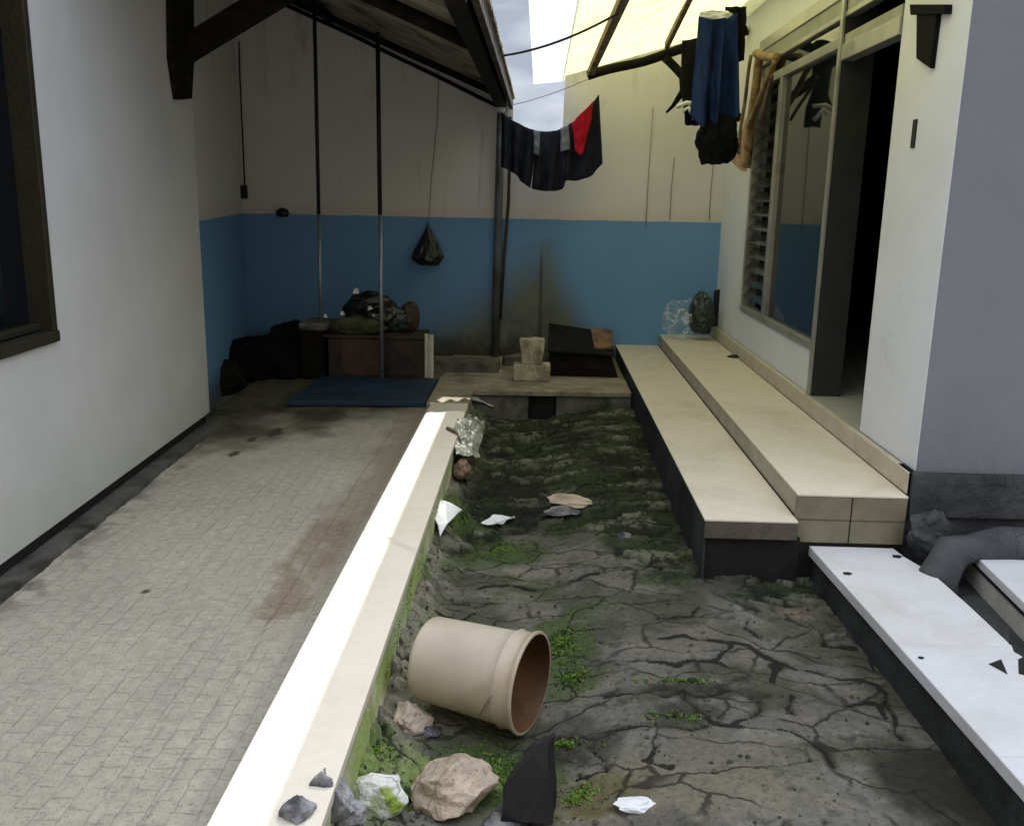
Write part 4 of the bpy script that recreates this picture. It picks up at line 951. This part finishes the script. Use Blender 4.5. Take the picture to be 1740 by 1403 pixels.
# lost film of dried paint along the rim
s_ = ax.cross(Vector((0, 0, 1))).normalized(); u_ = s_.cross(ax)
vs = []; n = 20
for i in range(n+1):
    a_ = math.radians(-115+90*i/n)
    for t in (-.055, -.02):
        vs.append(c1+ax*t+(s_*math.cos(a_)+u_*math.sin(a_))*(R1+.003))
build('handle_wire', MB().tube([c1+ax*(-.06-.10*math.sin(math.pi*i/20))+(s_*math.cos(math.radians(10+170*i/20))*1+u_*math.sin(math.radians(10-200*i/20)))*(R1+.006) for i in range(21)], .0025, 6), M['string'], bk, 0, True)

# ================================================================== STONES AND LITTER IN THE TROUGH
def at(px, py, dz=0, z=-.19):
    p = P(px, py, Z=z); return Vector((p.x, p.y, tz(p.x, p.y)+dz))
L_ = [
 ('stone', (772, 1345), (.125, .10, .085), 'rockbeige', 41, 'large beige broken stone in the near green moss', 'stone', .5),
 ('stone', (545, 1362), (.085, .07, .085), 'rockgrey', 42, 'grey and black jagged stone on the near end of the kerb', 'stone', .2),
 ('stone', (505, 1380), (.045, .04, .03), 'rockgrey', 43, 'small dark speckled stone left of the jagged grey stone', 'stone', .9),
 ('stone', (590, 1380), (.055, .05, .035), 'rockgrey', 44, 'low grey stone right of the jagged grey stone', 'stone', .1),
 ('stone', (868, 1378), (.085, .06, .04), 'rockgrey', 45, 'flat grey stone in front of the dark slab', 'stone', .3),
 ('stone', (695, 1222), (.075, .07, .055), 'rockbeige', 46, 'rough beige stone under the closed end of the bucket', 'stone', .7),
 ('stone', (1075, 1388), (.06, .03, .015), 'plasticwhite', 47, 'small white stone at the near edge of the cracked cement', 'stone', 0),
 ('stone', (965, 868), (.13, .10, .022), 'rockbeige', 49, 'flat pale stone lying in the rubble mid trough', 'stone', 0),
 ('stone', (955, 882), (.10, .08, .016), 'rockgrey', 50, 'flat grey stone just before the flat pale stone', 'stone', 0),
 ('stone', (1255, 995), (.045, .035, .02), 'rockgrey', 51, 'small stone below the dark end of the step', 'stone', 0),
 ('stone', (1060, 935), (.05, .04, .025), 'rockgrey', 52, 'small grey stone beside the rubble edge', 'stone', 0),
 ('stone', (735, 1235), (.035, .03, .02), 'rockgrey', 53, 'small dark stone before the bucket end', 'stone', 0),
]
for nme, (px, py), r0, mm, sd, lab, ct_, rt in L_:
    zz = {42: -.02, 43: .045, 44: -.06}.get(sd)
    p = at(px, py, r0[2]*.45) if zz is None else P(px, py, Z=zz)
    o = rock(nme, tuple(p), r0, M[mm], sd, .5, rot=rt); tag(o, lab, ct_)
wr = mat('white_stone_green_stain', (.72, .73, .70), .75, .12, 10, .3, 25, (.26, .36, .06), (.54, .64), .3); detail(wr, 14, .3, 80, 55, .4)
o = rock('stone', tuple(at(645, 1364, .015)), (.085, .075, .06), wr, 66, .4); tag(o, 'white stone stained green between the beige and the jagged grey stones', 'stone')
def scrap(name, pts, z, m, label, cat, lift=.02, th=.003, warp=.02):
    q = [at(a_, b_, lift) for a_, b_ in pts]
    o = build(name, MB().prism(q, (0, 0, th)), m, None, 0, False, warp, 18, 2); return tag(o, label, cat)
scrap('plastic_scrap', [(724,892),(742,888),(782,892),(768,912),(745,935),(732,912)], 0, M['plasticwhite'], 'white folded plastic scrap against the mossy kerb wall', 'plastic scrap', .06, .004)
scrap('plastic_scrap', [(818,893),(840,880),(878,873),(872,880),(848,890),(832,895)], 0, M['plasticwhite'], 'thin white plastic strip on green moss mid trough', 'plastic scrap', .02)
scrap('paper_scrap', [(783,708),(800,711),(838,711),(838,715),(812,716),(800,719),(784,716)], 0, M['plasticwhite'], 'thin white paper scrap at the far left of the trough', 'paper', .08)
film_sheet('plastic_film', [P(775, 712, Z=.06), P(826, 714, Z=.0), P(812, 782, Z=-.06), P(776, 770, Z=.0)], mat('dirty_clear_plastic', (.36, .38, .33), .35, .35, 12, .4, 40, (.12, .13, .09), (.48, .65), .5), 'crumpled dirty plastic film at the far left corner of the trough', 'plastic film', .035, 28, 4)
p = P(775, 735, Z=.05); o = build('twig', MB().tube([(p.x-.06, p.y+.10, .047), (p.x, p.y, .055), (p.x+.05, p.y-.12, .0)], .014, 6, .004), M['lightwood'], None, 0, True, .01, 20); tag(o, 'short brown twig on the far end of the tiled kerb', 'twig')
p = P(785, 800, Z=-.12); o = rock('brick_piece', (p.x, p.y, -.10), (.06, .12, .07), mat('brown_brick', (.20, .14, .10), .9, .3, 12, .6), 63, .5); tag(o, 'brown brick piece below the crushed cup by the kerb', 'brick')
# dark upright slab in the moss, near centre
q = [P(932, 1262, Y=2.20), P(937, 1400, Y=2.12), P(850, 1396, Y=2.12), P(857, 1335, Y=2.15), P(885, 1290, Y=2.18)]
o = build('slate_piece', MB().prism(q, (.015, .06, 0)), M['flatblack'], None, .002, False, .008, 25, 4); tag(o, 'black slate piece standing in the moss below the bucket mouth', 'slate')
p = at(1180, 968, .0); o = rock('stone', (p.x, p.y, p.z+.01), (.09, .05, .02), M['rockmoss'], 64, .4); tag(o, 'thin dark stone under the open end of the step', 'stone')

# ================================================================== MOSS TUFTS
mv = []; mf = []
def tuft(x, y, z, s_):
    for k_ in range(7):
        a_ = random.random()*6.28; t = random.random()*.9
        d = Vector((math.cos(a_)*t, math.sin(a_)*t, 1)).normalized(); wv = Vector((-math.sin(a_), math.cos(a_), 0))*s_*.28
        b0 = Vector((x, y, z)); i = len(mv); s_ *= .72
        mv.extend([b0-wv, b0+wv, b0+d*s_*.6+wv*.8, b0+d*s_+Vector((math.cos(a_), math.sin(a_), 0))*s_*.3, b0+d*s_*.6-wv*.8]); mf.append((i, i+1, i+2, i+3, i+4))
for px, py, rx, ry, n in [(800,1290,.20,.12,520),(860,1300,.12,.08,330),(690,1340,.10,.07,200),(955,1100,.09,.2,340),(975,1160,.08,.08,200),(850,925,.16,.16,300),(790,885,.07,.16,280),(640,1290,.10,.09,150),(985,1350,.08,.06,120),(1160,1185,.18,.03,150),(1150,1245,.1,.03,90),(960,1265,.1,.05,100)]:
    q = P(px, py, Z=-.19)
    for k_ in range(int(n*1.7)):
        a_ = random.random()*6.28; r_ = abs(random.gauss(0, .55)); x = q.x+rx*r_*math.cos(a_); y = q.y+ry*r_*math.sin(a_)
        if -.45 < x < 1.15 and 1.2 < y < 6.4: tuft(x, y, tz(x, y)-.002, .006+.010*random.random())
for k_ in range(900):
    y = random.uniform(2.6, 4.2); z = random.uniform(-.16, .0); tuft(-.450, y, z, .006) if mnoise.noise(Vector((y*5, z*9, 0))) > -.05 else None
o = build('moss', MB().add(mv, mf), M['mossgreen']); o['kind'] = 'stuff'; o['label'] = 'green moss tufts growing in the trough'; o['category'] = 'moss'
# grit
gv = MB()
for k_ in range(1500):
    y = 1.3+5*random.random()**1.5; x = random.uniform(-.42, 1.1)
    if random.random() < .5: x = -.44+abs(random.gauss(0, .10))
    s_ = .003+.008*random.random()**2; z = tz(x, y)+s_*.3
    vs = [(x+s_*dx*random.uniform(.6, 1.3), y+s_*dy*random.uniform(.6, 1.3), z+s_*dz) for dx, dy, dz in ((1,0,0),(-1,0,0),(0,1,0),(0,-1,0),(0,0,.8),(0,0,-.8))]
    gv.add(vs, [(0,2,4),(2,1,4),(1,3,4),(3,0,4),(2,0,5),(1,2,5),(3,1,5),(0,3,5)])
o = build('gravel', gv, M['rockmoss']); o['kind'] = 'stuff'; o['label'] = 'loose grit scattered over the trough floor'; o['category'] = 'grit'
